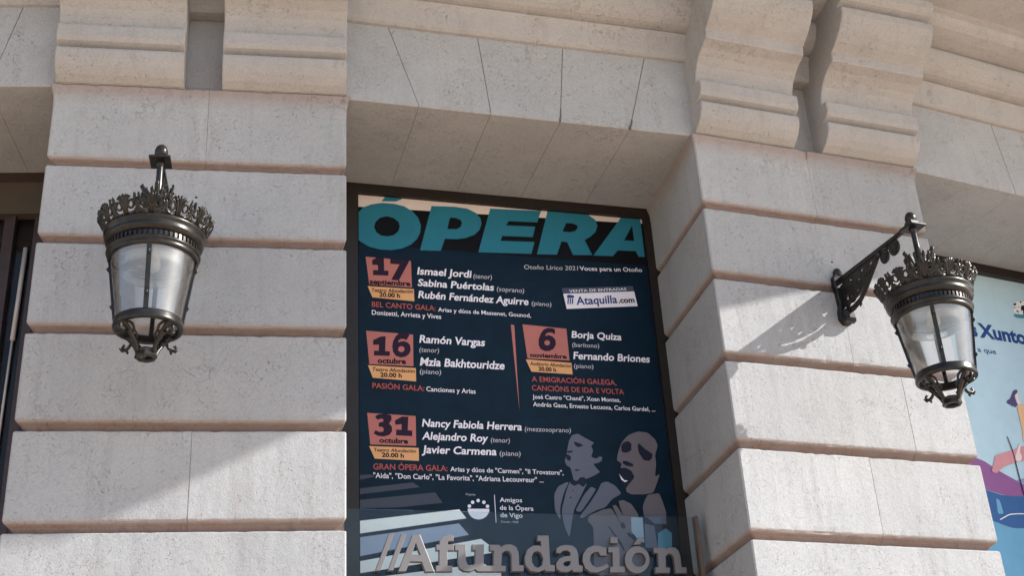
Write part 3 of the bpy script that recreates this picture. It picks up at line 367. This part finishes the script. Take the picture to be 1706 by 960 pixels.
CORB = [(0, .004), (.03, .010), (.07, .035), (.105, .070), (.128, .11), (.135, .15), (.132, .163), (.090, .167), (.076, .176), (.098, .186), (.138, .206), (.153, .232),
        (.154, .290), (.152, .300), (.114, .303), (.108, .325), (.122, .37), (.148, .415), (.185, .452), (.23, .482), (.29, .505), (.297, .515), (.303, .560), (.318, .572),
        (.365, .602), (.415, .645), (.455, .695), (.476, .735), (.480, .775), (.470, .79), (.44, .797), (.45, .812), (.49, .83), (.525, .865), (.53, .91), (.51, .945), (.50, .96),
        (.53, 1.02), (.62, 1.10), (.80, 1.18), (1.2, 1.26), (1.3, 1.30), (1.3, 1.65)]
def corbel(P, az, x0, x1):
    mb = MB(); pr = [(-o_, ZT + z) for o_, z in CORB] + [(.25, ZT + 1.65), (.25, ZT + .006)]
    c = .006
    rs = []
    for x, sh in ((x0, c), (x0 + c, 0), (x1 - c, 0), (x1, c)):
        rs.append([(x, y + (sh if y < .2 else 0), z) for y, z in pr])
    mb.rings(rs)
    return obj('corbel', mb.mesh('corbel'), STONE2, bld, (P.x, P.y, H), rad(az))
for P, az in ((Kv, PLAN['azL']), (PRv, PLAN['azR']), (K2v - dK2 * PW, .8), (N2v, 31.8)):
    corbel(P, az, .004, .668); corbel(P, az, .868, PW - .003)
# moulding running between the corbels, mitred at every turn of the wall
def sweep(path, prof, closed=True):
    n = len(path); mb = MB(); rs = []
    for i, p in enumerate(path):
        a = (path[i] - path[i - 1]).normalized() if i else (path[1] - path[0]).normalized()
        b = (path[i + 1] - path[i]).normalized() if i < n - 1 else a
        na, nb = nrm(a), nrm(b); m = (na + nb).normalized(); k = 1 / m.dot(na)
        rs.append([(p.x + m.x * k * o_, p.y + m.y * k * o_, z + H) for o_, z in prof])
    mb.rings(rs); return mb
KE = K2v - dK2 * PW - dirv(-4.5) * 3.0; NE = N2v + dN2 * PW + dirv(37) * 3.0
PATH = [KE, K2v - dK2 * PW, K2v, Kv, PLv, PRv, Qv, N2v, N2v + dN2 * PW, NE]
CORN = [(-.05, .528), (-.004, .528), (.020, .531), (.034, .543), (.041, .565), (.050, .61), (.062, .66), (.078, .686), (.070, .692), (.069, .699), (.10, .704), (.125, .712), (.155, .733), (.182, .765),
        (.20, .805), (.207, .84), (.205, .862), (.192, .868), (.190, .880), (.235, .885), (.29, .895), (.35, .915), (.385, .94), (.40, .97), (.40, 1.0), (.42, 1.01), (.75, 1.06), (.78, 1.09), (.78, 1.16),
        (1.2, 1.2), (1.2, 1.45), (-.05, 1.45)]
obj('cornice', sweep(PATH, [(a, ZT + b) for a, b in CORN]).mesh('cornice'), STONE2, bld)
obj('upper_wall', sweep(PATH, [(-.03, ZT + 1.452), (-.03, ZT + 9), (-.6, ZT + 9), (-.6, ZT + 1.452)]).mesh('upper_wall'), STONE, bld)
# unseen balcony overhead (edge shaped to cast shade on the upper wall)
CX, CY, RF = -5.18, 24.9, 19.4                     # centre and radius of the curved front
EDGE = [(-40, 1.9), (-25, 1.9), (-10, 1.9), (5, 1.9), (15, 1.9), (19, 1.95), (22, 2.42), (25.3, 2.64), (26.2, 2.44), (27.7, 2.31), (29.2, 2.2), (30.4, 2.08), (34, 2.05), (42, 2.05), (52, 2.05), (62, 2.05)]
b = MB()
def bp(f, r, z): return (CX + r * math.sin(rad(f)), CY - r * math.cos(rad(f)), z)
b.rings([[bp(f, RF - .5, BALZ), bp(f, RF + w - .06, BALZ), bp(f, RF + w, BALZ + .04), bp(f, RF + w, BALZ + .26), bp(f, RF - .5, BALZ + .26)] for f, w in EDGE])
obj('balcony', b.mesh('balcony'), STONE2, bld)
# flat arches over the openings, cut into wedge stones
def lintel(P, az, L, joints):
    """joints: (s at soffit, s at top) of each joint; gaps of 3 mm show as fine lines"""
    mb = MB(); D = 1.0; g_ = .0011
    js = [(-.03, -.03)] + joints + [(L + .03, L + .03)]
    for (a0, a1), (b0, b1) in zip(js[:-1], js[1:]):
        z0, z1 = ZT, ZT + .62; t = .006
        rs = []
        for y, e in ((0, t), (t, 0), (D, 0)):
            def q(z):
                f = (z - z0) / (z1 - z0); return a0 + (a1 - a0) * f * 1.25 + g_, b0 + (b1 - b0) * f * 1.25 - g_
            xa0, xb0 = q(z0); xa1, xb1 = q(z1)
            rs.append([(xa0 + e * .3, y, z0 + e), (xb0 - e * .3, y, z0 + e), (xb1 - e * .3, y, z1), (xa1 + e * .3, y, z1)])
        mb.rings(rs)
    core = MB(); core.box(.01, L - .01, .0045, D - .05, ZT + .0045, ZT + .6)
    lo_ = obj('lintel', mb.mesh('lintel'), STONE, bld, (P.x, P.y, H), rad(az))
    obj('mortar', core.mesh('mortar'), JOINTM, lo_)
    return lo_
JM = [(.407, .251), (.822, .772), (1.234, 1.285), (1.66, 1.796)]
lin = lintel(PLv, PLAN['azM'], BAY, JM)
lintel(Qv, PLAN['azN'], BAY, [(.862, .803), (1.27, 1.33), (1.68, 1.82)])
lintel(K2v, PLAN['azK'], BAY, [(.41, .25), (.83, .78), (1.25, 1.30), (BAY - .345, BAY - .23)])
# crumbled mortar in two of the joints
for (s0, s1), za, zb, w in ((JM[2], .0, .085, .007), (JM[3], -.0, .075, .009)):
    mo = MB(); k = 9
    lft, rgt = [], []
    for i in range(k):
        z = za + (zb - za) * i / (k - 1); f = z / .5; xc = s0 + (s1 - s0) * f
        wl = w * (.35 + random.random()) * (1 - (i / (k - 1)) ** 3); wr = w * (.25 + .8 * random.random()) * (1 - (i / (k - 1)) ** 3)
        lft.append((xc - wl, z)); rgt.append((xc + wr, z))
    pts = lft + rgt[::-1]
    n = len(pts)
    mo.rings([[(x, -.004, ZT + z) for x, z in pts], [(x, .006, ZT + z) for x, z in pts]])
    obj('mortar_repair', mo.mesh('mortar_repair'), MORTAR, bld, (PLv.x, PLv.y, H), rad(PLAN['azM']))
# small marks on the piers: old fixing holes and a hairline crack
def hole(P, az, s_, z, r):
    b = MB(); b.rings([[(s_ + r * k * math.cos(q), y, z + r * k * math.sin(q) * .8) for q in (2 * math.pi * j / 9 for j in range(9))] for y, k in ((-.0035, .6), (-.002, 1), (.01, 1))])
    obj('bolt_hole', b.mesh('bolt_hole'), DARKFR, bld, (P.x, P.y, H), rad(az))
hole(PLv, PLAN['azL'], HOLES[0][0], HOLES[0][1], .007); hole(PRv, PLAN['azR'], HOLES[2][0], HOLES[2][1], .007)
b = MB(); b.tube([(x, .0012, z) for x, z in CRACK], [.001, .002, .0028, .002, .001], 6, .6)
obj('crack', b.mesh('crack'), MORTAR, bld, (PLv.x, PLv.y, H), rad(PLAN['azL']))
# ------------------------------------------------------------------ windows (frames, panes, dark rooms behind)
def window(P, az, L, bars, fm, pane=True, transom=False):
    nd = dirv(az); w = MB(); y0, y1 = .852, .93; zb = -1.6; z1 = ZT - .002
    w.box(-.2, L + .2, y0, y1, z1 - .068, z1)
    w.box(-.2, .20, y0 + .002, y1, zb, z1 - .068); w.box(L - .012, L + .2, y0 + .002, y1, zb, z1 - .068)
    for x in bars: w.box(x - .03, x + .03, y0 + .02, y1, zb, z1 - .068)
    fr = obj('window', w.mesh('window_frame'), fm, bld, (P.x, P.y, H), rad(az))
    if transom:
        t = MB(); t.box(.2, L - .02, y0 - .006, y1 - .01, 3.985, z1 - .07); obj('transom_panel', t.mesh('transom'), OLIVE, fr)
    if pane:
        p = MB(); p.box(.2, L - .012, .915, .921, zb, (3.985 if transom else z1 - .068)); obj('pane', p.mesh('pane'), PANE, fr)
    r = MB(); r.add([(-.3, 2.2, zb), (L + .3, 2.2, zb), (L + .3, 2.2, z1 + .3), (-.3, 2.2, z1 + .3)], [(0, 1, 2, 3)])
    r.add([(-.3, 1.0, zb), (-.3, 2.2, zb), (-.3, 2.2, z1 + .3), (-.3, 1.0, z1 + .3)], [(0, 1, 2, 3)])
    r.add([(L + .3, 1.0, zb), (L + .3, 2.2, zb), (L + .3, 2.2, z1 + .3), (L + .3, 1.0, z1 + .3)], [(0, 1, 2, 3)])
    r.add([(-.3, 1.0, z1 + .3), (-.3, 2.2, z1 + .3), (L + .3, 2.2, z1 + .3), (L + .3, 1.0, z1 + .3)], [(0, 1, 2, 3)])
    obj('room', r.mesh('room', False), INNER, fr)
    return fr
window(PLv, PLAN['azM'], BAY, [], DARKFR, pane=False)
window(Qv, PLAN['azN'], BAY, [], DARKFR, pane=False)
window(K2v, PLAN['azK'], BAY, [BAY - .56, BAY - .42, BAY - .20, BAY - .25], BROWNFR, True, True)
# curtain and pale pole inside the left window
cu = MB(); pts = []
x = .25
while x < BAY - .05:
    pts.append((x, 1.12 + .035 * math.sin(x * 46) + .015 * math.sin(x * 17))); x += .012
cv = [(a, b, z) for z in (-1.55, 3.96) for a, b in pts]; n = len(pts)
cu.add(cv, [(i, i + 1, n + i + 1, n + i) for i in range(n - 1)], 0, True)
c_ = obj('curtain', cu.mesh('curtain', False), CURT, None, (K2v.x, K2v.y, H), rad(PLAN['azK']))
sol = c_.modifiers.new('thickness', 'SOLIDIFY'); sol.thickness = .004
c_['label'] = 'dark reddish brown curtain hanging in folds behind the left window'; c_['category'] = 'curtain'
pm = MB()
pm.tube([(BAY - .338, .895, 2.2), (BAY - .332, .893, 2.9), (BAY - .328, .892, 3.2)], .007, 12)
pm.tube([(BAY - .328, .892, 3.2), (BAY - .323, .891, 3.45), (BAY - .318, .89, 3.78)], .013, 12)
pm.tube([(BAY - .345, .897, 1.2), (BAY - .338, .895, 2.2)], .007, 12)
pm_o = obj('pole', pm.mesh('pole'), POLE, None, (K2v.x, K2v.y, H), rad(PLAN['azK']))
pm_o['label'] = 'slim pale upright pole fixed in front of the dark left window'; pm_o['category'] = 'pole'
# ------------------------------------------------------------------ the opera poster
ZB = 1.0
po = PLv - nrm(dM) * .88
U0, U1, Z0, Z1 = .207, 2.066, ZB, 4.212
poster = thing('opera_poster', 'dark blue ÓPERA concert poster with salmon date panels filling the middle window', 'poster', (po.x, po.y, H + ZB), rad(PLAN['azM']))
def part(name, mb, mats, parent): return obj(name, mb.mesh(name, False), mats, parent)
s = MB(); s.box(U0, U1, 0, .012, 0, Z1 - ZB); obj('sheet', s.mesh('sheet'), NAVY, poster)
b = MB(); put_poly(b, [[(U0, 3.86), (U1, 3.86), (U1, 4.211), (U0, 4.211)]], -.0008, ZB, 0)
part('title_band', b, BLACKP, poster)
b = MB(); band = clip(BANDZ, U0, U1, Z0, Z1); put_poly(b, [band], -.0014, ZB); part('headline_band', b, WHITEP, poster)
b = MB()
for pl in TITLE:
    pl = [clip(pl[0], U0 + .001, U1 - .001, Z0, Z1 - .001)] + pl[1:]
    put_poly(b, pl, -.0024, ZB)
part('title_lettering', b, TEAL, poster)
for d in PANELS:
    b = MB(); put_poly(b, [d['panel']], -.0015, ZB); pn = part('date_panel', b, SALMON, poster)
    b = MB()
    for g_ in d['digits']: put_poly(b, g_, -.0024, ZB)
    part('date_number', b, MAROON, pn)
    b = MB(); put_text(b, d['month'], -.0030, ZB, 0); part('month_lettering', b, BLACKT, pn)
    b = MB(); put_poly(b, [d['strip']], -.0015, ZB); part('venue_strip', b, ORANGE, pn)
    b = MB()
    for t in d['lines']: put_text(b, t, -.0026, ZB, 0)
    part('venue_lettering', b, BLACKT, pn)
MT = [LETTER, THINP, REDP, BLACKT, NAVYT, MTEXT]
for e in ENTRIES:
    for t in e:
        b = MB(); put_text(b, t, -.0034, ZB, 0); part('lettering', b, MT[STY[t[4]][2]], poster)
for t in SUBTITLE:
    b = MB(); put_text(b, t, -.0030, ZB, 0); part('lettering', b, MT[STY[t[4]][2]], poster)
b = MB(); put_poly(b, [DIVIDER], -.0014, ZB); part('divider', b, SALMON, poster)
b = MB(); put_poly(b, [TICKET['head']], -.0015, ZB, 1); put_poly(b, [TICKET['body']], -.0014, ZB, 0); tp_ = part('ticket_panel', b, [LETTER, SLATE], poster)
b = MB()
for t, mi in zip(TICKET['lines'], (0, 4, 3)): put_text(b, t, -.0026, ZB, mi)
for g_ in TICKET['icon']: put_poly(b, g_, -.0024, ZB, 4)
part('ticket_lettering', b, MT, tp_)
b = MB()
for k, y in (('dim', -.0014), ('white', -.0015), ('blue', -.0016)):
    for pl in STRIPES[k]:
        pl = clip(pl, U0 + .001, U1, Z0, Z1)
        if len(pl) > 2: put_poly(b, [pl], y, ZB, ('dim', 'white', 'blue').index(k))
part('piano_keys', b, [KEYD, KEYW, KEYB], poster)
b = MB()
for i, pl in enumerate(TENOR['grey']): put_poly(b, [soft(pl)], -.0016 - .0002 * i, ZB, 0)
for i, pl in enumerate(TENOR['dark']): put_poly(b, [soft(pl)], -.0034, ZB, 1)
part('printed_singer', b, [FIG, FIGD], poster)
b = MB()
for i, pl in enumerate(BARITONE['grey']): put_poly(b, [clip(soft(pl), U0, U1, Z0, Z1)], -.0028 - .0003 * i, ZB, 0)
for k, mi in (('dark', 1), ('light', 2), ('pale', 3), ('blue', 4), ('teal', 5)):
    for pl in BARITONE[k]: put_poly(b, [clip(soft(pl) if mi == 1 else pl, U0, U1, Z0, Z1)], -.0044 - .0004 * mi, ZB, mi)  # pale, blue and teal patches are glass reflections painted in as flat colour
part('printed_singer', b, [FIG2, FIGD, LETTER, FIG, PALEREFL, TEALREFL], poster)
b = MB()
for g_ in LOGO['shapes']: put_poly(b, g_, -.0024, ZB, 0)
for t in LOGO['lines']: put_text(b, t, -.0026, ZB)
part('society_emblem', b, MT, poster)
# ------------------------------------------------------------------ glass panel with the raised letters
gl = PLv - nrm(dM) * .57
sign = thing('glass_sign', 'clear glass panel with raised satin steel letters //Afundación across the foot of the poster', 'sign', (gl.x, gl.y, H + ZB), rad(PLAN['azM']))
b = MB(); b.box(.075, 2.008, 0, .012, 0, 2.115 - ZB); obj('glass_panel', b.mesh('glass_panel'), SIGNGLASS, sign)
b = MB(); b.box(2.010, 2.028, -.022, .024, 0, 2.118 - ZB); obj('edge_channel', b.mesh('edge_channel'), BRASS, sign)
b = MB(); b.box(.0, .073, -.02, .03, 0, 2.13 - ZB); obj('edge_channel', b.mesh('edge_channel'), BRASS, sign)
for pl in SIGN:
    vs, fs = curve_mesh(pl, .026, .002)
    b = MB(); b.add([(v[0], -.021 + v[2] * -1, v[1] - ZB) for v in vs], fs)
    obj('letter', b.mesh('letter'), STEEL, sign)
# ------------------------------------------------------------------ the printed banner in the right window
mu = Qv - nrm(dN) * .90
banner = thing('mural_banner', 'light blue printed banner with a woman, purple hill and sea in the right window', 'banner', (mu.x, mu.y, H + ZB), rad(PLAN['azN']))
V0, V1 = .16, BAY - .015
s = MB(); s.box(V0, V1, 0, .012, 0, 4.20 - ZB); obj('sheet', s.mesh('sheet'), MSKY, banner)
def mpart(name, polys, mats, y):
    b = MB()
    for i, (pl, mi) in enumerate(polys):
        pl = clip(soft(pl), V0 + .001, V1 - .001, ZB, 4.19)
        if len(pl) > 2: put_poly(b, [pl], y - .0004 * i, ZB, mi)
    part(name, b, mats, banner)
X = MURAL
mpart('printed_hill', [(X['hill'], 0), (X['hill2'], 1)], [MPURP, MLILAC], -.0010)
mpart('printed_sea', [(X['sea'], 0), (X['water'], 1), (X['fin'], 2), (X['wave'], 3)], [MNAVY, MWATER, MWATER, MWHITE], -.0022)
mpart('printed_woman', [(X['face'], 0), (X['hair'], 1), (X['dress'], 2), (X['cloth'], 3), (X['hand'], 0)], [MSKIN, MHAIR, MDRESS, MPINK], -.0040)
mpart('printed_pole', [(X['pole'], 0)], [MAROON], -.0065)
mpart('printed_boat', [(X['boatwhite'], 0), (X['boat'], 1)] + [(c, 2) for c in X['crew']], [MWHITE, MBOAT, FIGD], -.0010)
for t in MURALTEXT:
    b = MB(); put_text(b, t, -.0016, ZB, 0); part('lettering', b, MTEXT, banner)
# ------------------------------------------------------------------ wall lanterns
def spiral(c, r0, r1, a0, turns, n=22):
    return [(c[0] + (r0 + (r1 - r0) * i / n) * math.cos(a0 + turns * 2 * math.pi * i / n), c[1] + (r0 + (r1 - r0) * i / n) * math.sin(a0 + turns * 2 * math.pi * i / n)) for i in range(n + 1)]
def lantern(P, az, label, spin, size=1.0):
    t = thing('wall_lantern', label, 'lantern', (P.x, P.y, H + 3.38 + (1 - size) * .6), rad(az), 'iron lanterns on the piers'); t.scale = (size,) * 3
    A_ = -.70                                       # lantern axis stands .70 m off the wall
    def part_(name, mb, m=IRON, parent=t, bev=0.0):
        o = obj(name, mb.mesh(name), m, parent)
        if bev:
            bv = o.modifiers.new('edge', 'BEVEL'); bv.width = bev; bv.segments = 2; bv.limit_method = 'ANGLE'
        return o
    # plate on the wall
    w = MB()
    out = [(-.03, .045), (0, .065), (.03, .045), (.048, .02), (.04, -.05), (.034, -.16), (.045, -.20), (.045, -.245), (.02, -.275), (-.02, -.275), (-.045, -.245), (-.045, -.20), (-.034, -.16), (-.04, -.05), (-.048, .02)]
    w.rings([[(x, y, z) for x, z in out] for y in (.012, -.028)]); part_('wall_plate', w, bev=.006)
    w = MB(); w.rings([[(x * k, y, -.235 + z * k) for x, z in ((-.036, -.036), (.036, -.036), (.036, .036), (-.036, .036))] for y, k in ((-.026, 1), (-.06, .95), (-.075, .6))]); part_('plate_boss', w, bev=.004)
    w = MB(); w.lathe([(.0, .03), (.022, .04), (.027, .06), (.016, .085), (0, .09)], 12, (0, -.012)); part_('plate_finial', w)
    # arm bar
    w = MB(); w.rings([[(-.012, -.02, -.012), (.012, -.02, -.012), (.012, -.02, .02), (-.012, -.02, .02)], [(-.010, A_ + .02, -.006), (.010, A_ + .02, -.006), (.010, A_ + .02, .016), (-.010, A_ + .02, .016)]])
    part_('arm', w, bev=.003)
    # scrollwork under the arm, in the plane of the arm
    w = MB()
    def sc(pts, r, fl=.75): w.tube([(0, -a, b_) for a, b_ in pts], r, 8, fl * .6, up=(1, 0, 0))
    sc([(.02, -.185), (.055, -.207), (.105, -.207), (.165, -.193), (.215, -.165), (.255, -.135), (.315, -.088), (.36, -.055), (.40, -.022)], [.014, .017, .018, .018, .017, .016, .014, .012, .010])
    sc([(.02, -.03), (.05, -.07), (.09, -.085), (.13, -.07), (.14, -.04), (.12, -.015)], .012)
    sc(spiral((.105, -.135), .056, .018, 2.6, -1.1), .008)
    sc(spiral((.195, -.09), .046, .016, .4, 1.0), .008)
    sc(spiral((.265, -.06), .034, .012, 3.0, -1.0), .007)
    sc(spiral((.32, -.035), .022, .008, .4, 1.0), .006)
    sc([(.09, -.155), (.15, -.15), (.2, -.13), (.25, -.10), (.3, -.07)], .007)
    sc(spiral((.445, -.055), .036, .008, 1.9, 1.5), .015)
    sc(spiral((.535, -.045), .042, .010, 1.9, 1.5), .016)
    sc([(.38, -.02), (.42, -.028), (.49, -.018), (.56, -.006)], .013)
    for a, b_, r in ((.445, -.055, .013), (.535, -.045, .015), (.105, -.135, .014), (.195, -.09, .012), (.395, -.02, .016)):
        w.lathe([(0, -.0)], 3) if False else w.tube([(-.012, -a, b_), (.012, -a, b_)], r, 10)
    for a, b_, q, ln in ((.24, -.15, -2.2, .035), (.17, -.20, -2.0, .03), (.30, -.10, -2.4, .03), (.07, -.06, .4, .04), (.15, -.11, .8, .045), (.23, -.07, .9, .035)):
        sc([(a, b_), (a + math.cos(q) * ln * .5, b_ + math.sin(q) * ln * .5), (a + math.cos(q) * ln, b_ + math.sin(q) * ln)], [.010, .012, .003])
    def big(p, k):
        mx = sum(q[0] for q in p) / len(p); mz = sum(q[1] for q in p) / len(p); return [(mx + (x - mx) * k, mz + (z - mz) * k) for x, z in p]
    web = [(.02, -.10), (.035, -.035), (.06, -.012), (.40, -.012), (.36, -.05), (.315, -.085), (.255, -.13), (.215, -.158), (.16, -.186), (.10, -.198), (.055, -.198), (.03, -.16)]
    holes = [[(.08, -.028), (.18, -.024), (.135, -.052)], [(.205, -.024), (.27, -.022), (.235, -.046)], [(.295, -.022), (.355, -.022), (.315, -.050)], [(.040, -.125), (.088, -.098), (.078, -.150)],
        [(.155, -.070), (.210, -.050), (.205, -.078)], [(.135, -.130), (.185, -.105), (.180, -.140)], [(.24, -.085), (.285, -.060), (.272, -.092)],
        [(.050, -.184), (.085, -.165), (.15, -.160), (.205, -.138), (.25, -.105), (.225, -.143), (.165, -.177), (.10, -.189)], [(.275, -.090), (.335, -.050), (.305, -.088)], [(.10, -.068), (.135, -.066), (.11, -.088)]]
    holes = [big(h_, 1 if len(h_) > 6 else .72) for h_ in holes]
    vs, fs = curve_mesh([web] + holes, .012)
    w.add([(v[2], -v[0], v[1]) for v in vs], fs)
    part_('scroll_bracket', w)
    # hanger block and knob
    w = MB(); w.box(-.05, .05, A_ - .055, A_ + .055, -.022, -.008); w.rings([[(x * k, A_ + y * k, z) for x, y in ((-.03, -.03), (.03, -.03), (.03, .03), (-.03, .03))] for z, k in ((-.008, 1), (.02, .9), (.03, .6))])
    part_('hanger_plate', w, bev=.004)
    w = MB(); w.lathe([(.0, .078), (.014, .076), (.024, .066), (.031, .046), (.031, .030), (.026, .018)], 20, (0, A_)); part_('knob', w)
    w = MB(); w.lathe([(.02, -.02), (.022, -.03), (.017, -.042), (.0155, -.05), (.0165, -.18), (.019, -.20)], 16, (0, A_)); part_('hanging_rod', w)
    # body turns about the lantern axis
    def R(a, r, z): return (r * math.cos(a), A_ + r * math.sin(a), z)
    # leafy cup
    w = MB(); w.lathe([(.018, -.185), (.026, -.20), (.024, -.22), (.034, -.235), (.05, -.25), (.046, -.275), (.034, -.295), (.05, -.305)], 24, (0, A_))
    for k in range(6):
        a = spin + k * math.pi / 3
        for da, hh, rr, wd in ((-.32, -.205, .064, .011), (0, -.178, .072, .014), (.32, -.205, .064, .011)):
            w.tube([R(a, .040, -.285), R(a + da * .5, .056, -.25), R(a + da, rr, hh - .012), R(a + da, rr + .012, hh), R(a + da, rr + .006, hh + .014)], [.014, .016, wd, wd * .8, .004], 6, .6)
    part_('leaf_cup', w)
    w = MB(); w.lathe([(.03, -.295), (.06, -.30), (.10, -.315), (.14, -.345), (.175, -.385), (.20, -.42), (.217, -.432)], 48, (0, A_)); part_('roof', w)
    # gallery: pierced leaf and scroll crown, flaring out
    w = MB()
    def cone(a, h): return R(a, .219 + .34 * h + 1.5 * h * h, -.425 + h)
    NU = 12; du = 2 * math.pi / NU; u = du / 2; ks = .105 / u
    def cs(a0, sg, cq, ch, r0, r1, t0, turns, rad0, n=14):
        # scroll drawn on the flaring wall of the crown
        pts, rr = [], []
        for i in range(n + 1):
            f = i / n; r = r0 + (r1 - r0) * f; t = t0 + turns * 2 * math.pi * f
            pts.append(cone(a0 + sg * (cq + r * math.cos(t) / .235), ch + r * math.sin(t))); rr.append(rad0 * (1 - .45 * f))
        w.tube(pts, rr, 6)
    for k in range(NU):
        a0 = spin + k * du
        for sg in (-1, 1):
            cs(a0, sg, u * .50, .040, .036, .010, -1.9, .95, .0085)
            cs(a0, sg, u * .42, .042, .022, .006, 1.2, -.9, .0065, 10)
            cs(a0, sg, u * .88, .022, .020, .006, 2.6, -1.0, .006, 10)
            w.tube([cone(a0 + sg * u * q, h) for q, h in ((.12, .004), (.12, .035), (.24, .066), (.40, .078), (.56, .074))], [.007, .008, .009, .010, .003], 6, .7)
            w.tube([cone(a0 + sg * u * q, h) for q, h in ((.70, .050), (.82, .066), (.86, .084), (.80, .088))], [.006, .010, .008, .003], 6, .6)
            w.tube([cone(a0 + sg * u * q, h) for q, h in ((.05, .05), (.16, .076), (.26, .088))], [.007, .010, .003], 6, .6)
            w.tube([cone(a0 + sg * u * q, h) for q, h in ((.98, .0), (.90, .014), (.62, .008), (.40, .004))], [.006, .007, .006, .005], 6)
        w.tube([cone(a0, h) for h in (.0, .04, .062, .078, .090)], [.008, .008, .011, .013, .004], 6, .6)
        w.tube([cone(a0 + u, h) for h in (.0, .03, .05, .070)], [.007, .007, .012, .004], 6, .6)
    part_('gallery', w)
    w = MB(); w.lathe([(.212, -.428), (.225, -.424), (.229, -.430), (.228, -.440), (.221, -.446), (.219, -.462), (.222, -.468), (.219, -.476), (.213, -.484), (.207, -.490), (.201, -.492), (.196, -.494)], 64, (0, A_)); part_('rim', w)
    w = MB(); w.lathe([(.196, -.494), (.1945, -.524)], 64, (0, A_)); ND = 56
    for k in range(ND):
        a = 2 * math.pi * k / ND; b_ = a + 2 * math.pi / ND * .52
        w.rings([[R(a, .193, z), R(b_, .193, z), R(b_, .2045, z), R(a, .2045, z)] for z in (-.497, -.521)])
    part_('dentil_band', w)
    w = MB(); w.lathe([(.192, -.522), (.208, -.524), (.211, -.530), (.208, -.537), (.201, -.540), (.203, -.546), (.203, -.556), (.198, -.562), (.188, -.563), (.186, -.555), (.186, -.52)], 64, (0, A_)); part_('collar', w)
    # reflector and lens inside the head
    w = MB(); w.lathe([(.185, -.548), (.160, -.525), (.11, -.495), (.05, -.475), (.0, -.470)], 48, (0, A_)); part_('reflector', w, WHITE)
    w = MB(); w.lathe([(.012, -.472), (.016, -.50), (.024, -.525), (.034, -.555), (.036, -.575), (.028, -.597), (.014, -.608), (.0, -.611)], 20, (0, A_)); part_('bulb', w, LENS)
    w = MB(); w.lathe([(.178, -.556), (.160, -.566), (.154, -.580), (.152, -.606), (.147, -.618), (.138, -.622), (.11, -.628), (.06, -.634), (.0, -.636)], 48, (0, A_)); part_('lens', w, LAMPGLASS)
    # glass shade
    w = MB(); w.lathe([(.1875, -.556), (.182, -.60), (.1735, -.66), (.163, -.73), (.152, -.80), (.1455, -.866)], 64, (0, A_)); part_('glass_shade', w, LAMPGLASS)
    for k in range(4):
        a = spin + k * math.pi / 2; w = MB()
        def bar(off, wd, r_):
            w.rings([[R(a + (off - wd) / r, r + .001 - r_, z), R(a + (off + wd) / r, r + .001 - r_, z), R(a + (off + wd) / r, r + .008, z), R(a + (off - wd) / r, r + .008, z)] for r, z in ((.190, -.556), (.1655, -.73), (.146, -.865))])
        bar(-.0062, .0042, .002); bar(.0062, .0042, .002); bar(0, .008, .006)
        for z, r in ((-.60, .183), (-.79, .155)):
            w.tube([R(a, r + .004, z + .012), R(a, r + .014, z), R(a, r + .006, z - .014)], [.004, .007, .004], 6)
        part_('glazing_bar', w)
    w = MB(); w.lathe([(.139, -.862), (.150, -.862), (.153, -.868), (.152, -.885), (.155, -.892), (.153, -.901), (.146, -.905), (.133, -.904), (.131, -.897), (.138, -.890), (.139, -.862)], 56, (0, A_)); part_('bottom_ring', w)
    for k in range(4):
        a = spin + math.pi / 4 + k * math.pi / 2; w = MB()
        w.tube([R(a, .138, -.888), R(a, .128, -.905), R(a, .108, -.925), R(a, .085, -.950), R(a, .064, -.980), R(a, .052, -1.005), R(a, .042, -1.018)], [.010, .011, .012, .012, .011, .010, .010], 8, .8)
        for sg in (-1, 1):
            w.tube([R(a + sg * .05, .130, -.902), R(a + sg * .16, .118, -.905), R(a + sg * .22, .102, -.915), R(a + sg * .20, .090, -.930), R(a + sg * .08, .086, -.940)], [.005, .007, .007, .006, .005], 6)
            w.tube([R(a + sg * .02, .10, -.935), R(a + sg * .22, .085, -.940), R(a + sg * .26, .07, -.955), R(a + sg * .1, .066, -.968)], [.005, .006, .006, .004], 6)
        # leaf curling out under the ring
        w.tube([R(a, .105, -.930), R(a, .122, -.948), R(a, .142, -.956), R(a, .160, -.948), R(a, .166, -.934), R(a, .158, -.926), R(a, .150, -.934)], [.007, .009, .010, .009, .008, .006, .004], 6, .8)
        for sg in (-1, 1): w.tube([R(a, .135, -.955), R(a + sg * .10, .150, -.962), R(a + sg * .16, .158, -.950)], [.007, .008, .003], 6, .6)
        part_('scroll_leg', w)
    w = MB(); w.lathe([(.030, -1.0), (.046, -1.0), (.050, -1.006), (.046, -1.016), (.050, -1.034), (.046, -1.040), (.034, -1.040), (.030, -1.03), (.030, -1.0)], 8, (0, A_), sm=False); part_('base_cup', w)
    return t
lantern(PLv + dL * -.872, PLAN['azL'] - 1.0, 'black iron wall lantern with leafy crown on the shaded pier left of the ÓPERA poster', rad(-90 - 10.6 + 12), .975)
lantern(PRv + dR * .815, PLAN['azR'] + 1.9, 'black iron wall lantern with scroll bracket in view, shadowing the sunlit right pier', rad(-109 - 21.2 + 0))
